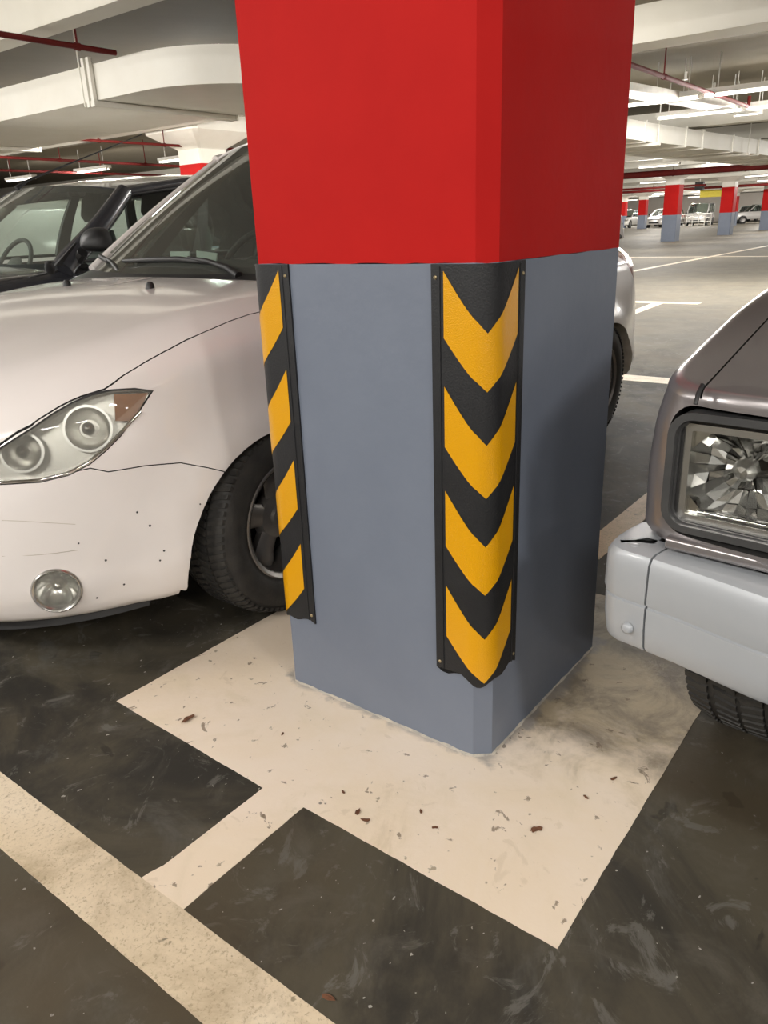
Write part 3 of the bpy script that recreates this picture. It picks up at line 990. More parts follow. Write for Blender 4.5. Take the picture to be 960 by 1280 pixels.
def tyre_wheel(root, ctr, r, wd, rr, side, steer=0.0, spokes=5, tread=True, rim='rim_dark', camber=0.0, deep=0.055):
    """wheel > tyre, tread_blocks, hub_cap. side -1: the outer face looks to -o"""
    c, s = math.cos(steer), math.sin(steer)
    ax = Vector((-s * side * -1, side * c, 0)) if False else Vector((s, c, 0)) * side
    ctr = Vector(ctr)
    wob_ = ctr
    hw = wd / 2
    prof = [(rr - 0.012, -hw * 0.86), (rr + 0.004, -hw * 0.92), (rr + (r - rr) * 0.45, -hw * 1.04), (r - 0.030, -hw * 0.98), (r - 0.012, -hw * 0.88), (r - 0.004, -hw * 0.74)]
    grooves = [-0.46, -0.16, 0.16, 0.46]
    for g in grooves:
        prof += [(r - 0.001, (g - 0.06) * wd), (r - 0.009, (g - 0.03) * wd * 0.98), (r - 0.009, (g + 0.03) * wd * 0.98), (r - 0.001, (g + 0.06) * wd)] if abs(g) < 0.4 else []
    prof += [(r - 0.004, hw * 0.74), (r - 0.012, hw * 0.88), (r - 0.030, hw * 0.98), (rr + (r - rr) * 0.45, hw * 1.04), (rr + 0.020, hw * 0.97), (rr + 0.015, hw * 0.93), (rr + 0.004, hw * 0.92), (rr - 0.012, hw * 0.86)]
    rims = MB()
    u = Vector((ax.y, -ax.x, 0)) if abs(ax.z) < 0.9 else Vector((1, 0, 0))
    u = Vector((0, 0, 1)).cross(ax).normalized()
    v = ax.cross(u)
    face = hw - deep
    rims.lathe([(rr, hw * 0.86), (rr + 0.008, hw * 0.93), (rr + 0.004, hw * 0.96), (rr - 0.010, hw * 0.86), (rr - 0.022, face - 0.02), (rr - 0.03, -hw * 0.6), (rr - 0.012, -hw * 0.9), (rr, -hw * 0.86)], ctr, ax, 48, True)
    hub = [(0.0, face + 0.012), (0.03, face + 0.010), (0.034, face), (0.066, face - 0.004), (0.075, face - 0.03), (0.0, face - 0.05)]
    rims.lathe(hub, ctr, ax, 24)
    for k in range(spokes):
        a = 2 * PI * k / spokes + 0.35
        d = math.cos(a) * u + math.sin(a) * v
        t = ax.cross(d)
        rings = []
        for q, hwid, zf in ((0.055, 0.032, face - 0.004), (0.10, 0.036, face - 0.002), (rr * 0.75, 0.043, face + 0.006), (rr - 0.012, 0.052, face - 0.004)):
            o = ctr + d * q
            rings.append([o + t * hwid + ax * (zf - 0.008), o + t * hwid * 0.7 + ax * zf, o - t * hwid * 0.7 + ax * zf, o - t * hwid + ax * (zf - 0.008), o - t * hwid * 0.8 + ax * (zf - 0.035), o + t * hwid * 0.8 + ax * (zf - 0.035)])
        rims.loft(rings)
    wheel = rims.build('wheel', rim, root, smooth=40)
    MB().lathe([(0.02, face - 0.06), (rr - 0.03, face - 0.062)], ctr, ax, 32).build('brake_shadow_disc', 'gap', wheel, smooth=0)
    MB().lathe(prof, ctr, ax, 72, True).build('tyre', 'tyre', wheel, smooth=40)
    if tread:
        mb = MB()
        n = 76
        for k in range(n):
            for band, (w0, w1, sk) in enumerate(((-0.49, -0.27, 0.5), (-0.21, -0.02, -0.45), (0.02, 0.21, 0.45), (0.27, 0.49, -0.5))):
                a0 = 2 * PI * (k + 0.25 * band) / n
                a1 = a0 + 2 * PI / n * 0.58
                rings = []
                for w_, da in ((w0, 0.0), (w1, sk * 2 * PI / n)):
                    rad = r + 0.004 - max(0.0, abs(w_) - 0.36) * 0.10
                    q = []
                    for aa, rr_ in ((a0 + da, rad - 0.009), (a1 + da, rad - 0.009), (a1 + da, rad), (a0 + da, rad)):
                        q.append(ctr + (math.cos(aa) * u + math.sin(aa) * v) * rr_ + ax * (w_ * wd))
                    rings.append(q)
                mb.loft(rings)
        o = mb.build('tread_blocks', 'tyre', wheel, smooth=0)
        o['kind'] = 'stuff'
    return wheel

def flat_prism_x(pts, x0, x1):
    """prism of a (o, z) polygon along x"""
    return MB().prism([(x0, a, b) for a, b in pts], (x1 - x0, 0, 0))

# ------------------------------------------------------------------ white hatchback
WY = 1.58
white = thing('white_car', 'dusty white hatchback parked nose out behind the striped pillar, with one fog lamp', 'car', (0, WY, 0))
WP = dict(b=0.765, x0=0.34, af=0.92, n1=2.75, x1=2.78, ar=0.50, n2=3.4,
          zb=[(-0.6, 0.195), (-0.1, 0.185), (0.4, 0.21), (2.4, 0.21), (3.0, 0.26)],
          h=[(-0.62, 0.655), (-0.45, 0.715), (-0.3, 0.775), (-0.1, 0.84), (0.15, 0.895), (0.4, 0.925), (0.62, 0.935), (0.9, 0.935), (2.6, 0.95), (3.1, 0.95)],
          crown=0.035, Rv=0.12, Rh=0.17,
          prof=[(0, 0.045), (0.015, 0.03), (0.05, 0.018), (0.2, 0.0), (0.45, 0.0), (0.62, 0.004), (0.8, 0.012), (1.0, 0.03)],
          arches=[(0.265, 0.225, 0.335), (2.60, 0.235, 0.335)], flare=0.024, flw=0.12)
body = recalc(body_shell(WP).mesh('body', 'white_paint'))
def cyl(ctr, ax, r, h0, h1, m, n=48):
    return MB().lathe([(0, h0), (r, h0), (r, h1), (0, h1)], ctr, ax, n).mesh('cut', m)
def merged(me, d=1e-5):
    bm = bmesh.new()
    bm.from_mesh(me)
    bmesh.ops.remove_doubles(bm, verts=bm.verts, dist=d)
    bmesh.ops.recalc_face_normals(bm, faces=bm.faces)
    bm.to_mesh(me)
    bm.free()
    return me
cuts = []
for xw, zw in ((0.265, 0.225), (2.60, 0.235)):
    for sg in (-1, 1):
        cuts.append(merged(cyl((xw, 0, zw), (0, sg, 0), 0.335, 0.728, 1.0, 'dirty_white', 64)))
        cuts.append(merged(cyl((xw, 0, zw), (0, sg, 0), 0.352, 0.42, 0.73, 'gap', 64)))
# cabin cavity
cuts.append(MB().box(0.80, 2.85, -0.62, 0.62, 0.45, 1.3).mesh('cut', 'interior'))
# head lamp outline on the skin, nose to fender tip
HL = [(-0.062, -0.700, 0.718), (-0.10, -0.684, 0.728), (-0.145, -0.661, 0.731), (-0.187, -0.642, 0.726), (-0.227, -0.621, 0.713), (-0.27, -0.603, 0.693), (-0.312, -0.584, 0.668),
      (-0.373, -0.543, 0.630), (-0.43, -0.49, 0.594), (-0.452, -0.462, 0.570), (-0.440, -0.478, 0.556), (-0.391, -0.547, 0.551), (-0.330, -0.606, 0.549), (-0.279, -0.640, 0.557), (-0.235, -0.662, 0.575), (-0.195, -0.675, 0.600), (-0.159, -0.685, 0.627), (-0.102, -0.695, 0.679)]
HD = Vector((-0.55, -0.80, 0.22)).normalized()
def grown(pts, k):
    c = sum((Vector(p) for p in pts), Vector()) / len(pts)
    out = []
    for i, p in enumerate(pts):
        a, b = Vector(pts[i - 1]), Vector(pts[(i + 1) % len(pts)])
        t = (b - a).normalized()
        nrm = t.cross(HD).normalized()
        if nrm.dot(Vector(p) - c) < 0:
            nrm = -nrm
        out.append(Vector(p) + nrm * k)
    return out
def lamp_prism(k, back, front, m, mir=False):
    pts = [p - HD * back for p in grown(HL, k)]
    mb = MB().prism(pts, HD * (back + front))
    if mir:
        mb.v = [(x, -o, z) for x, o, z in mb.v]
    return recalc(mb.mesh('cut', m))
FOG = Vector((-0.345, -0.61, 0.283))
FD = Vector((-0.60, -0.80, -0.05)).normalized()
def mirv(v, m):
    return Vector((v[0], -v[1], v[2])) if m else Vector(v)
lampcuts = []
for m in (False, True):
    lampcuts.append(lamp_prism(0.002, 0.10, 0.08, 'gap', m))
    lampcuts.append(merged(cyl(mirv(FOG, m), mirv(FD, m), 0.057, -0.05, 0.08, 'gap', 40)))
# seam polygons
HOODR = [(0.60, -0.70), (0.292, -0.677), (0.144, -0.679), (0.018, -0.673), (-0.074, -0.664), (-0.135, -0.656), (-0.16, -0.651), (-0.227, -0.618), (-0.312, -0.581), (-0.373, -0.540), (-0.43, -0.488), (-0.475, -0.42), (-0.50, -0.30), (-0.515, 0.0)]
hood_poly = HOODR + [(x, -o) for x, o in reversed(HOODR[:-1])] + [(0.53, 0.45), (0.50, 0.0), (0.53, -0.45)]
def inset2(pts, d):
    out = []
    n = len(pts)
    area = sum(pts[i][0] * pts[(i + 1) % n][1] - pts[(i + 1) % n][0] * pts[i][1] for i in range(n))
    sg = 1 if area > 0 else -1
    for i in range(n):
        a, b, c = Vector(pts[i - 1]), Vector(pts[i]), Vector(pts[(i + 1) % n])
        n1 = Vector((-(b - a).y, (b - a).x)).normalized() * sg
        n2 = Vector((-(c - b).y, (c - b).x)).normalized() * sg
        nn = (n1 + n2).normalized()
        out.append(tuple(b + nn * d / max(0.4, nn.dot(n1))))
    return out
hood_vol = lambda d, m: MB().prism([(x, o, 0.60) for x, o in inset2(hood_poly, d)], (0, 0, 0.6)).mesh('cut', m)
bump_poly = [(0.063, 0.494), (0.023, 0.513), (-0.038, 0.538), (-0.124, 0.549), (-0.203, 0.551), (-0.236, 0.566), (-0.30, 0.560), (-0.391, 0.557), (-0.455, 0.563), (-0.9, 0.563), (-0.9, 0.0), (0.063, 0.0)]
bump_vol = lambda d, m: MB().prism([(x, -1.2, z) for x, z in inset2(bump_poly, d)], (0, 2.4, 0)).mesh('cut', m)
arched = boolean(body, cuts + lampcuts)
hood = boolean(arched, [hood_vol(0.0018, 'gap')], 'INTERSECT')
bumper = boolean(arched, [bump_vol(0.0018, 'gap')], 'INTERSECT')
def tail_vol(sg, d, m):
    q = inset2([(2.66, 0.990), (3.40, 0.990), (3.40, 0.68), (3.02, 0.74), (2.88, 0.84)], d)
    return recalc(MB().prism([(x, sg * 0.45, z) for x, z in q], (0, sg * 0.6, 0)).mesh('cut', m))
rest = boolean(arched, [hood_vol(-0.0008, 'gap'), bump_vol(-0.0008, 'gap'), tail_vol(-1, -0.001, 'gap'), tail_vol(1, -0.001, 'gap')])
for sg in (-1, 1):
    finish(boolean(arched, [tail_vol(sg, 0.001, 'lamp_red')], 'INTERSECT'), 'tail_lamp', white, 40, False).data.materials[0] = X['lamp_red']
for me, nm in ((rest, 'body'), (hood, 'hood'), (bumper, 'front_bumper')):
    finish(me, nm, white, 32, False)
# lens: the skin of the body inside the lamp outline
def skin_piece(vol, normal_dir, keep):
    me = boolean(body, [vol], 'INTERSECT')
    bm = bmesh.new()
    bm.from_mesh(me)
    bmesh.ops.delete(bm, geom=[f for f in bm.faces if not keep(f)], context='FACES')
    bm.to_mesh(me)
    bm.free()
    return me
def lens_mesh(mir):
    me = boolean(body, [lamp_prism(-0.001, 0.09, 0.08, 'gap', mir)], 'INTERSECT')
    gi = [i for i, m in enumerate(me.materials) if m and m.name == 'dark_cavity']
    bm = bmesh.new()
    bm.from_mesh(me)
    bmesh.ops.delete(bm, geom=[f for f in bm.faces if f.material_index in gi], context='FACES')
    for f in bm.faces:
        f.material_index = 0
    bm.to_mesh(me)
    bm.free()
    me.materials.clear()
    me.materials.append(X['lens'])
    return me
def side_mb(mb, mir):
    if mir:
        mb.v = [(x, -o, z) for x, o, z in mb.v]
    return mb
for mir in (False, True):
    lens = finish(lens_mesh(mir), 'headlight', white, 60, False)
    # satin back wall of the lamp, bowls, bulbs, amber end
    back = [p - HD * 0.092 for p in grown(HL, -0.003)]
    wall = MB()
    front = [p - HD * 0.006 for p in grown(HL, -0.003)]
    wall.loft([back, front], True, False)
    wall.add(back, [tuple(range(len(back)))])
    side_mb(wall, mir).build('lamp_housing', 'satin', lens, smooth=40)
    for ctr, r in (((-0.205, -0.628, 0.648), 0.050), ((-0.335, -0.553, 0.612), 0.042)):
        mb = MB()
        prof = []
        for i in range(11):
            a = PI / 2 * i / 10
            prof.append((r * math.sin(a), -0.078 + 0.060 * (1 - math.cos(a))))
        prof += [(r + 0.006, -0.018), (r + 0.006, -0.03)]
        mb.lathe(prof, Vector(ctr), HD, 32)
        side_mb(mb, mir).build('reflector_bowl', 'bright_reflector', lens, smooth=60)
        mb = MB().lathe([(0, -0.018), (0.010, -0.021), (0.015, -0.03), (0.013, -0.045), (0.012, -0.075)], Vector(ctr), HD, 16)
        side_mb(mb, mir).build('bulb_cap', 'satin', lens, smooth=60)
    mb = MB().prism([Vector(p) - HD * 0.03 for p in ((-0.075, -0.698, 0.715), (-0.145, -0.664, 0.722), (-0.155, -0.668, 0.66), (-0.118, -0.69, 0.655))], HD * 0.012)
    side_mb(mb, mir).build('amber_reflector', 'amber', lens, smooth=0)
    mb = MB().tube([Vector(p) + HD * 0.0005 for p in grown(HL[8:], -0.004)], 0.0042, 8)
    side_mb(mb, mir).build('lens_trim', 'chrome', lens, smooth=70)
    mb = MB().tube([Vector(p) - HD * 0.004 for p in grown(HL[:9], 0.001)], 0.0035, 8)
    side_mb(mb, mir).build('lamp_seal', 'black_plastic', lens, smooth=70)
    # fog lamp
    fc, fd = mirv(FOG, mir), mirv(FD, mir)
    fog = MB().lathe([(0.056, -0.02), (0.058, 0.004), (0.054, 0.008), (0.048, 0.004), (0.046, -0.012)], fc, fd, 40).build('fog_lamp', 'satin', white, smooth=50)
    MB().lathe([(0, 0.004), (0.02, 0.0035), (0.038, 0.0), (0.047, -0.006)], fc, fd, 36).build('fog_lens', 'lens', fog, smooth=70)
    mb = MB().lathe([(0.0, -0.045), (0.02, -0.042), (0.036, -0.030), (0.047, -0.010)], fc, fd, 36)
    for k in range(14):
        a = 2 * PI * k / 14
        uu = Vector((0, 0, 1)).cross(fd).normalized()
        vv = fd.cross(uu)
        d = math.cos(a) * uu + math.sin(a) * vv
        mb.tube([fc + fd * -0.040 + d * 0.018, fc + fd * -0.026 + d * 0.036, fc + fd * -0.010 + d * 0.045], 0.0012, 5)
    mb.build('fog_reflector', 'bright_reflector', fog, smooth=50)
    MB().lathe([(0, -0.012), (0.008, -0.014), (0.013, -0.022), (0.012, -0.042)], fc, fd, 14).build('fog_bulb', 'satin', fog, smooth=60)
    # arch lip and liner
    for xw, zw in ((0.265, 0.225), (2.60, 0.235)):
        lip = []
        for i in range(31):
            a = math.radians(-8 + 196 * i / 30)
            px, pz = xw + 0.336 * math.cos(a), zw + 0.336 * math.sin(a)
            lip.append((px, (1 if mir else -1) * 0.70, pz))
    for xw, ox, st in ((0.30, 0.672, math.radians(-2)), (2.585, 0.672, 0)):
        sd = 1 if mir else -1
        tyre_wheel(white, (xw, sd * ox, 0.283), 0.283, 0.185, 0.170, sd, st * (-sd), 5)
    # body coloured strips and handles on the doors
    sd = 1 if mir else -1
    for x0_, x1_ in ((0.78, 0.788), (1.62, 1.628), (2.32, 2.328)):
        pass
# grille opening, number plate pad, black lower lip
MB().rbox(-0.588, -0.50, -0.26, 0.26, 0.26, 0.36, 0.03, 0, 4).build('lower_grille', 'black_plastic', white, smooth=30)
lip = []
mb = MB()
rings = []
for i in range(37):
    f = -1.12 + 2.24 * i / 36
    a = f
    c, s = math.cos(a), math.sin(a)
    x_ = 0.34 - 0.86 * max(0, c) ** (2 / 2.75)
    o_ = 0.70 * math.copysign(abs(s) ** (2 / 2.75), s)
    rings.append([(x_ + 0.012, o_ * 0.99, 0.20), (x_ + 0.0, o_, 0.160), (x_ + 0.03, o_ * 0.95, 0.157), (x_ + 0.10, o_ * 0.9, 0.20)])
mb.loft(rings).build('under_lip', 'black_plastic', white, smooth=40)
MB().box(-0.20, 2.9, -0.42, 0.42, 0.19, 0.26).build('underbody', 'gap', white, smooth=0)
# cowl panel, wipers, washer nozzles
WC = dict(A0=(0.70, 0.655, 0.94), A1=(1.36, 0.585, 1.365), D1=(2.72, 0.56, 1.40), D0=(3.00, 0.64, 0.96), bow0=0.17, bow1=0.10, cow=-0.005, crown=0.05, arch=0.07, posts=[0.10, 0.40, 0.72], pw=0.017, foot=False, postmat='black_plastic')
cabin(white, WC, 'white_paint', 'glass', 'glass_dust')
mb = MB()
rings = []
for i in range(25):
    v = -1 + i / 12
    k = 1 - v * v
    x_ = 0.66 - 0.16 * k
    rings.append([(x_ - 0.06, v * 0.68, 0.915 - 0.01 * (1 - k)), (x_ + 0.10, v * 0.685, 0.955), (x_ + 0.12, v * 0.685, 0.90), (x_ - 0.06, v * 0.68, 0.895)])
mb.loft(rings).build('cowl_panel', 'black_plastic', white, smooth=30)
for o_ in (-0.225, 0.225):
    MB().lathe([(0, 0.022), (0.007, 0.021), (0.012, 0.014), (0.014, 0.0), (0.014, -0.02)], (0.318, o_, 0.912), (0.1, 0, 1), 12).build('washer_nozzle', 'black_plastic', white)
# dashboard, seats, steering wheel
mb = MB()
rings = []
for i in range(17):
    v = -1 + i / 8
    k = 1 - v * v
    rings.append([(0.70 - 0.15 * k, v * 0.62, 0.90), (1.02 - 0.10 * k, v * 0.62, 0.965), (1.12 - 0.1 * k, v * 0.62, 0.90), (1.10, v * 0.62, 0.55), (0.9, v * 0.62, 0.5)])
mb.loft(rings).build('dashboard', 'interior', white, smooth=40)
seats(white, WC, [(1.62, 0.52, 'front'), (2.45, 0.52, 'rear')], (1.26, 0.33, 0.90))
# wipers, cards behind the windscreen, chips and scratches on the bumper
def wiper(blade, arm):
    b = MB().tube(blade, [0.006, 0.010, 0.010, 0.006], 8).build('wiper_blade', 'black_plastic', white, smooth=60)
    MB().tube(arm, [0.013, 0.011, 0.008, 0.006], 8).build('wiper_arm', 'black_plastic', b, smooth=60)
wiper([(0.592, 0.285, 0.979), (0.578, 0.10, 0.983), (0.572, -0.06, 0.984), (0.578, -0.215, 0.972)], [(0.555, -0.36, 0.935), (0.565, -0.30, 0.958), (0.572, -0.20, 0.978), (0.576, -0.10, 0.988)])
wiper([(0.735, 0.640, 0.995), (0.700, 0.585, 0.990), (0.668, 0.52, 0.985), (0.640, 0.455, 0.975)], [(0.590, 0.310, 0.935), (0.610, 0.36, 0.955), (0.632, 0.42, 0.975), (0.655, 0.49, 0.986)])
for pts in ([(0.632, 0.060, 1.008), (0.630, -0.046, 1.007), (0.603, -0.074, 0.985), (0.602, 0.026, 0.985)], [(0.634, -0.076, 1.009), (0.634, -0.180, 1.000), (0.606, -0.204, 0.976), (0.604, -0.109, 0.983)]):
    MB().prism(pts, (0.004, 0, -0.003)).build('windscreen_card', 'paper', white, smooth=0)
mb = MB()
for (x, o, z), n in (((-0.161, -0.707, 0.441), (-0.33, -0.94, 0.05)), ((-0.139, -0.718, 0.401), (-0.46, -0.88, 0.04)), ((-0.292, -0.651, 0.394), (-0.47, -0.88, 0.06)), ((-0.246, -0.676, 0.339), (-0.39, -0.92, 0.0)),
                     ((-0.214, -0.684, 0.264), (-0.38, -0.9, -0.19)), ((-0.271, -0.650, 0.242), (-0.44, -0.85, -0.29)), ((-0.019, -0.767, 0.429), (-0.17, -0.97, 0.15)), ((-0.120, -0.733, 0.331), (-0.49, -0.87, 0.06)), ((-0.132, -0.728, 0.308), (-0.48, -0.87, 0.05))):
    mb.lathe([(0, 0.0006), (random.uniform(0.0016, 0.0034), 0.0004), (0.001, -0.001)], (x, o, z), n, 7)
chips = mb.build('paint_chips', 'interior', white, smooth=0)
chips['kind'] = 'stuff'
for pts in ([(-0.409, -0.5515, 0.470), (-0.375, -0.5855, 0.464), (-0.337, -0.6175, 0.454), (-0.290, -0.6495, 0.441)], [(-0.424, -0.5455, 0.385), (-0.377, -0.5925, 0.381), (-0.336, -0.6245, 0.379), (-0.296, -0.6495, 0.378)]):
    MB().tube(pts, 0.0007, 5).build('bumper_scratch', 'dirty_white', white)
# ------------------------------------------------------------------ dark grey car in the next bay
dark = thing('dark_car', 'dark grey car beyond the white hatchback, with a thin roof aerial and black door mirror', 'car', (0, 4.0, 0))
DP = dict(b=0.85, x0=0.45, af=0.85, n1=2.9, x1=3.0, ar=0.5, n2=3.4, zb=[(-0.6, 0.24), (3.6, 0.24)],
          h=[(-0.45, 0.70), (-0.2, 0.76), (0.2, 0.83), (0.6, 0.885), (0.95, 0.915), (1.4, 0.93), (3.6, 0.95)], crown=0.03, Rv=0.09, Rh=0.12,
          prof=[(0, 0.05), (0.05, 0.02), (0.3, 0.0), (0.6, 0.0), (1.0, 0.03)], arches=[(0.42, 0.27, 0.36), (2.95, 0.27, 0.36)], flare=0.02)
dbody = recalc(body_shell(DP).mesh('body', 'dark_paint'))
dc = []
for xw in (0.42, 2.95):
    for sg in (-1, 1):
        dc.append(merged(cyl((xw, 0, 0.27), (0, sg, 0), 0.36, 0.48, 1.0, 'gap', 48)))
dc.append(MB().box(1.15, 2.50, -0.68, 0.68, 0.65, 1.3).mesh('cut', 'interior'))
for sg in (-1, 1):
    dc.append(recalc(MB().box(-0.5, 0.95, sg * 0.755 - 0.002, sg * 0.755 + 0.002, 0.8, 1.2).mesh('cut', 'gap')))
dres = dbody
for c_ in dc:
    dres = boolean(dres, [c_])
finish(dres, 'body', dark, 32, False)
DC = dict(A0=(1.19, 0.775, 0.94), A1=(1.66, 0.685, 1.305), D1=(3.1, 0.66, 1.36), D0=(3.42, 0.74, 0.95), bow0=0.20, bow1=0.12, cow=0.0, crown=0.05, arch=0.045, posts=[0.40, 0.70], pw=0.052)
cabin(dark, DC, 'dark_paint', 'glass', 'glass_dust')
mb = MB()
rings = []
for i in range(17):
    v = -1 + i / 8
    k = 1 - v * v
    rings.append([(0.98 - 0.19 * k, v * 0.76, 0.885), (1.35 - 0.12 * k, v * 0.70, 0.93), (1.45 - 0.1 * k, v * 0.70, 0.86), (1.40, v * 0.70, 0.5), (1.2, v * 0.7, 0.5)])
mb.loft(rings).build('dashboard', 'interior', dark, smooth=40)
seats(dark, DC, [(1.95, 0.50, 'front'), (2.75, 0.50, 'rear')], (1.50, 0.36, 0.90))
for sg in (-1, 1):
    for xw in (0.42, 2.95):
        tyre_wheel(dark, (xw, sg * 0.735, 0.31), 0.31, 0.2, 0.2, sg, 0, 5, False)
    mb = MB()
    rings = []
    for k in range(9):
        t = k / 8
        f = math.sin(PI / 2 * min(1, t * 1.25)) ** 0.6 if t > 0 else 0.05
        w_, h_ = 0.092 * f, 0.085 * f
        q = []
        for m_ in range(20):
            a = 2 * PI * m_ / 20
            q.append((1.20 + 0.12 * t, sg * (0.925 + w_ * math.copysign(abs(math.cos(a)) ** 0.8, math.cos(a))), 1.025 + (h_ if math.sin(a) > 0 else h_ * 0.42) * math.copysign(abs(math.sin(a)) ** 0.8, math.sin(a))))
        rings.append(q)
    mir = mb.loft(rings).build('door_mirror', 'black_plastic', dark, smooth=60)
    MB().tube([(1.24, sg * 0.80, 0.95), (1.24, sg * 0.86, 0.99)], 0.028, 8).build('mirror_arm', 'black_plastic', mir)
    MB().prism([(1.09, sg * 0.805, 0.93), (1.24, sg * 0.805, 0.93), (1.24, sg * 0.79, 1.04)], (0, sg * 0.02, 0)).build('mirror_sail', 'black_plastic', dark, smooth=0)
for sg in (-1, 1):
    h = MB().rbox(-0.37, -0.10, sg * 0.50 - 0.16, sg * 0.50 + 0.16, 0.52, 0.65, 0.05, 0, 5).build('headlight', 'satin', dark, smooth=40)
    MB().rbox(-0.376, -0.365, sg * 0.50 - 0.15, sg * 0.50 + 0.15, 0.53, 0.64, 0.045, 0, 5).build('headlight_lens', 'lens', h, smooth=40)
MB().rbox(-0.415, -0.25, -0.30, 0.30, 0.54, 0.63, 0.03, 0, 4).build('grille', 'black_plastic', dark, smooth=40)
MB().rbox(-0.415, -0.25, -0.42, 0.42, 0.30, 0.40, 0.03, 0, 4).build('lower_grille', 'black_plastic', dark, smooth=40)
MB().lathe([(0, 0.035), (0.018, 0.03), (0.026, 0.0), (0.02, -0.03)], (1.07, -0.81, 0.925), (-0.3, -0.4, 0.8), 12).build('bonnet_bumper', 'black_plastic', dark)
MB().tube([(1.42, 0.0, 1.345), (1.50, 0.0, 1.39), (1.85, 0, 1.51), (2.36, 0, 1.685)], [0.016, 0.007, 0.0045, 0.003], 8).build('aerial', 'black_plastic', dark)
for o0, o1, y1 in ((0.55, 0.05, 0.45), (-0.1, -0.6, -0.30)):
    MB().tube([(0.80, o0, 0.935), (0.84, (o0 + o1) / 2, 0.955), (0.88, o1, 0.965)], 0.010, 6).build('wiper', 'black_plastic', dark)

# ------------------------------------------------------------------ silver pickup on the right
YAWS = math.radians(-5)
SB = 0.87
sx_, sy_ = 0.0 + SB * math.sin(YAWS), -0.238 - SB * math.cos(YAWS)
silver = thing('silver_pickup', 'silver pickup with rectangular headlight and painted wrap-round bumper, close to the pillar', 'car', (sx_, sy_, 0), YAWS)
SP = dict(b=SB, x0=0.26, af=0.24, n1=6.5, x1=4.55, ar=0.2, n2=6.0, zb=[(-0.2, 0.558), (0.20, 0.558), (0.25, 0.44), (4.8, 0.44)],
          h=[(0.0, 0.820), (0.08, 0.838), (0.25, 0.882), (0.45, 0.930), (0.7, 0.962), (1.3, 0.988), (1.5, 0.99), (4.8, 0.99)], crown=0.02, Rv=0.022, Rh=0.028,
          prof=[(0, 0.012), (0.05, 0.002), (0.5, 0.0), (0.8, 0.006), (1.0, 0.018)], arches=[(0.53, 0.36, 0.37), (3.7, 0.37, 0.42)], flare=0.012, flw=0.12)
sbody = recalc(body_shell(SP).mesh('body', 'silver_paint'))
LO0, LO1, LZ0, LZ1 = 0.815, 0.30, 0.580, 0.791              # the lamp opening, across and up
def xprism(o0, o1, z0, z1, r, x0, x1, m, mir=False):
    pts = rrect(min(o0, o1), max(o0, o1), z0, z1, r, 6)
    mb = MB().prism([(x0, (-a if mir else a), z) for a, z in pts], (x1 - x0, 0, 0))
    return mb, recalc(mb.mesh('cut', m))
scut = []
for mir in (False, True):
    scut.append(xprism(LO0, LO1, LZ0, LZ1, 0.045, -0.2, 0.19, 'gap', mir)[1])
scut.append(xprism(0.27, -0.27, LZ0, LZ1, 0.03, -0.2, 0.12, 'gap')[1])
for xw in (0.53, 3.7):
    for sg in (-1, 1):
        scut.append(merged(cyl((xw, 0, 0.36), (0, sg, 0), 0.37, 0.55, 1.1, 'gap', 48)))
scut.append(recalc(MB().box(1.65, 3.0, -0.70, 0.70, 0.5, 1.3).mesh('cut', 'interior')))
scut.append(recalc(MB().box(3.2, 4.6, -0.76, 0.76, 0.6, 1.3).mesh('cut', 'gap')))
sbody2 = boolean(sbody, scut)
HS = 0.762
hoodp = [(-0.3, HS), (1.42, HS + 0.03), (1.42, -HS - 0.03), (-0.3, -HS)]
hv = lambda d, m: MB().prism([(x, o, 0.802) for x, o in inset2(hoodp, d)], (0, 0, 0.6)).mesh('cut', m)
shood = boolean(sbody2, [hv(0.0022, 'gap')], 'INTERSECT')
srest = boolean(sbody2, [hv(-0.0012, 'gap')])
finish(srest, 'body', silver, 32, False)
finish(shood, 'hood', silver, 32, False)
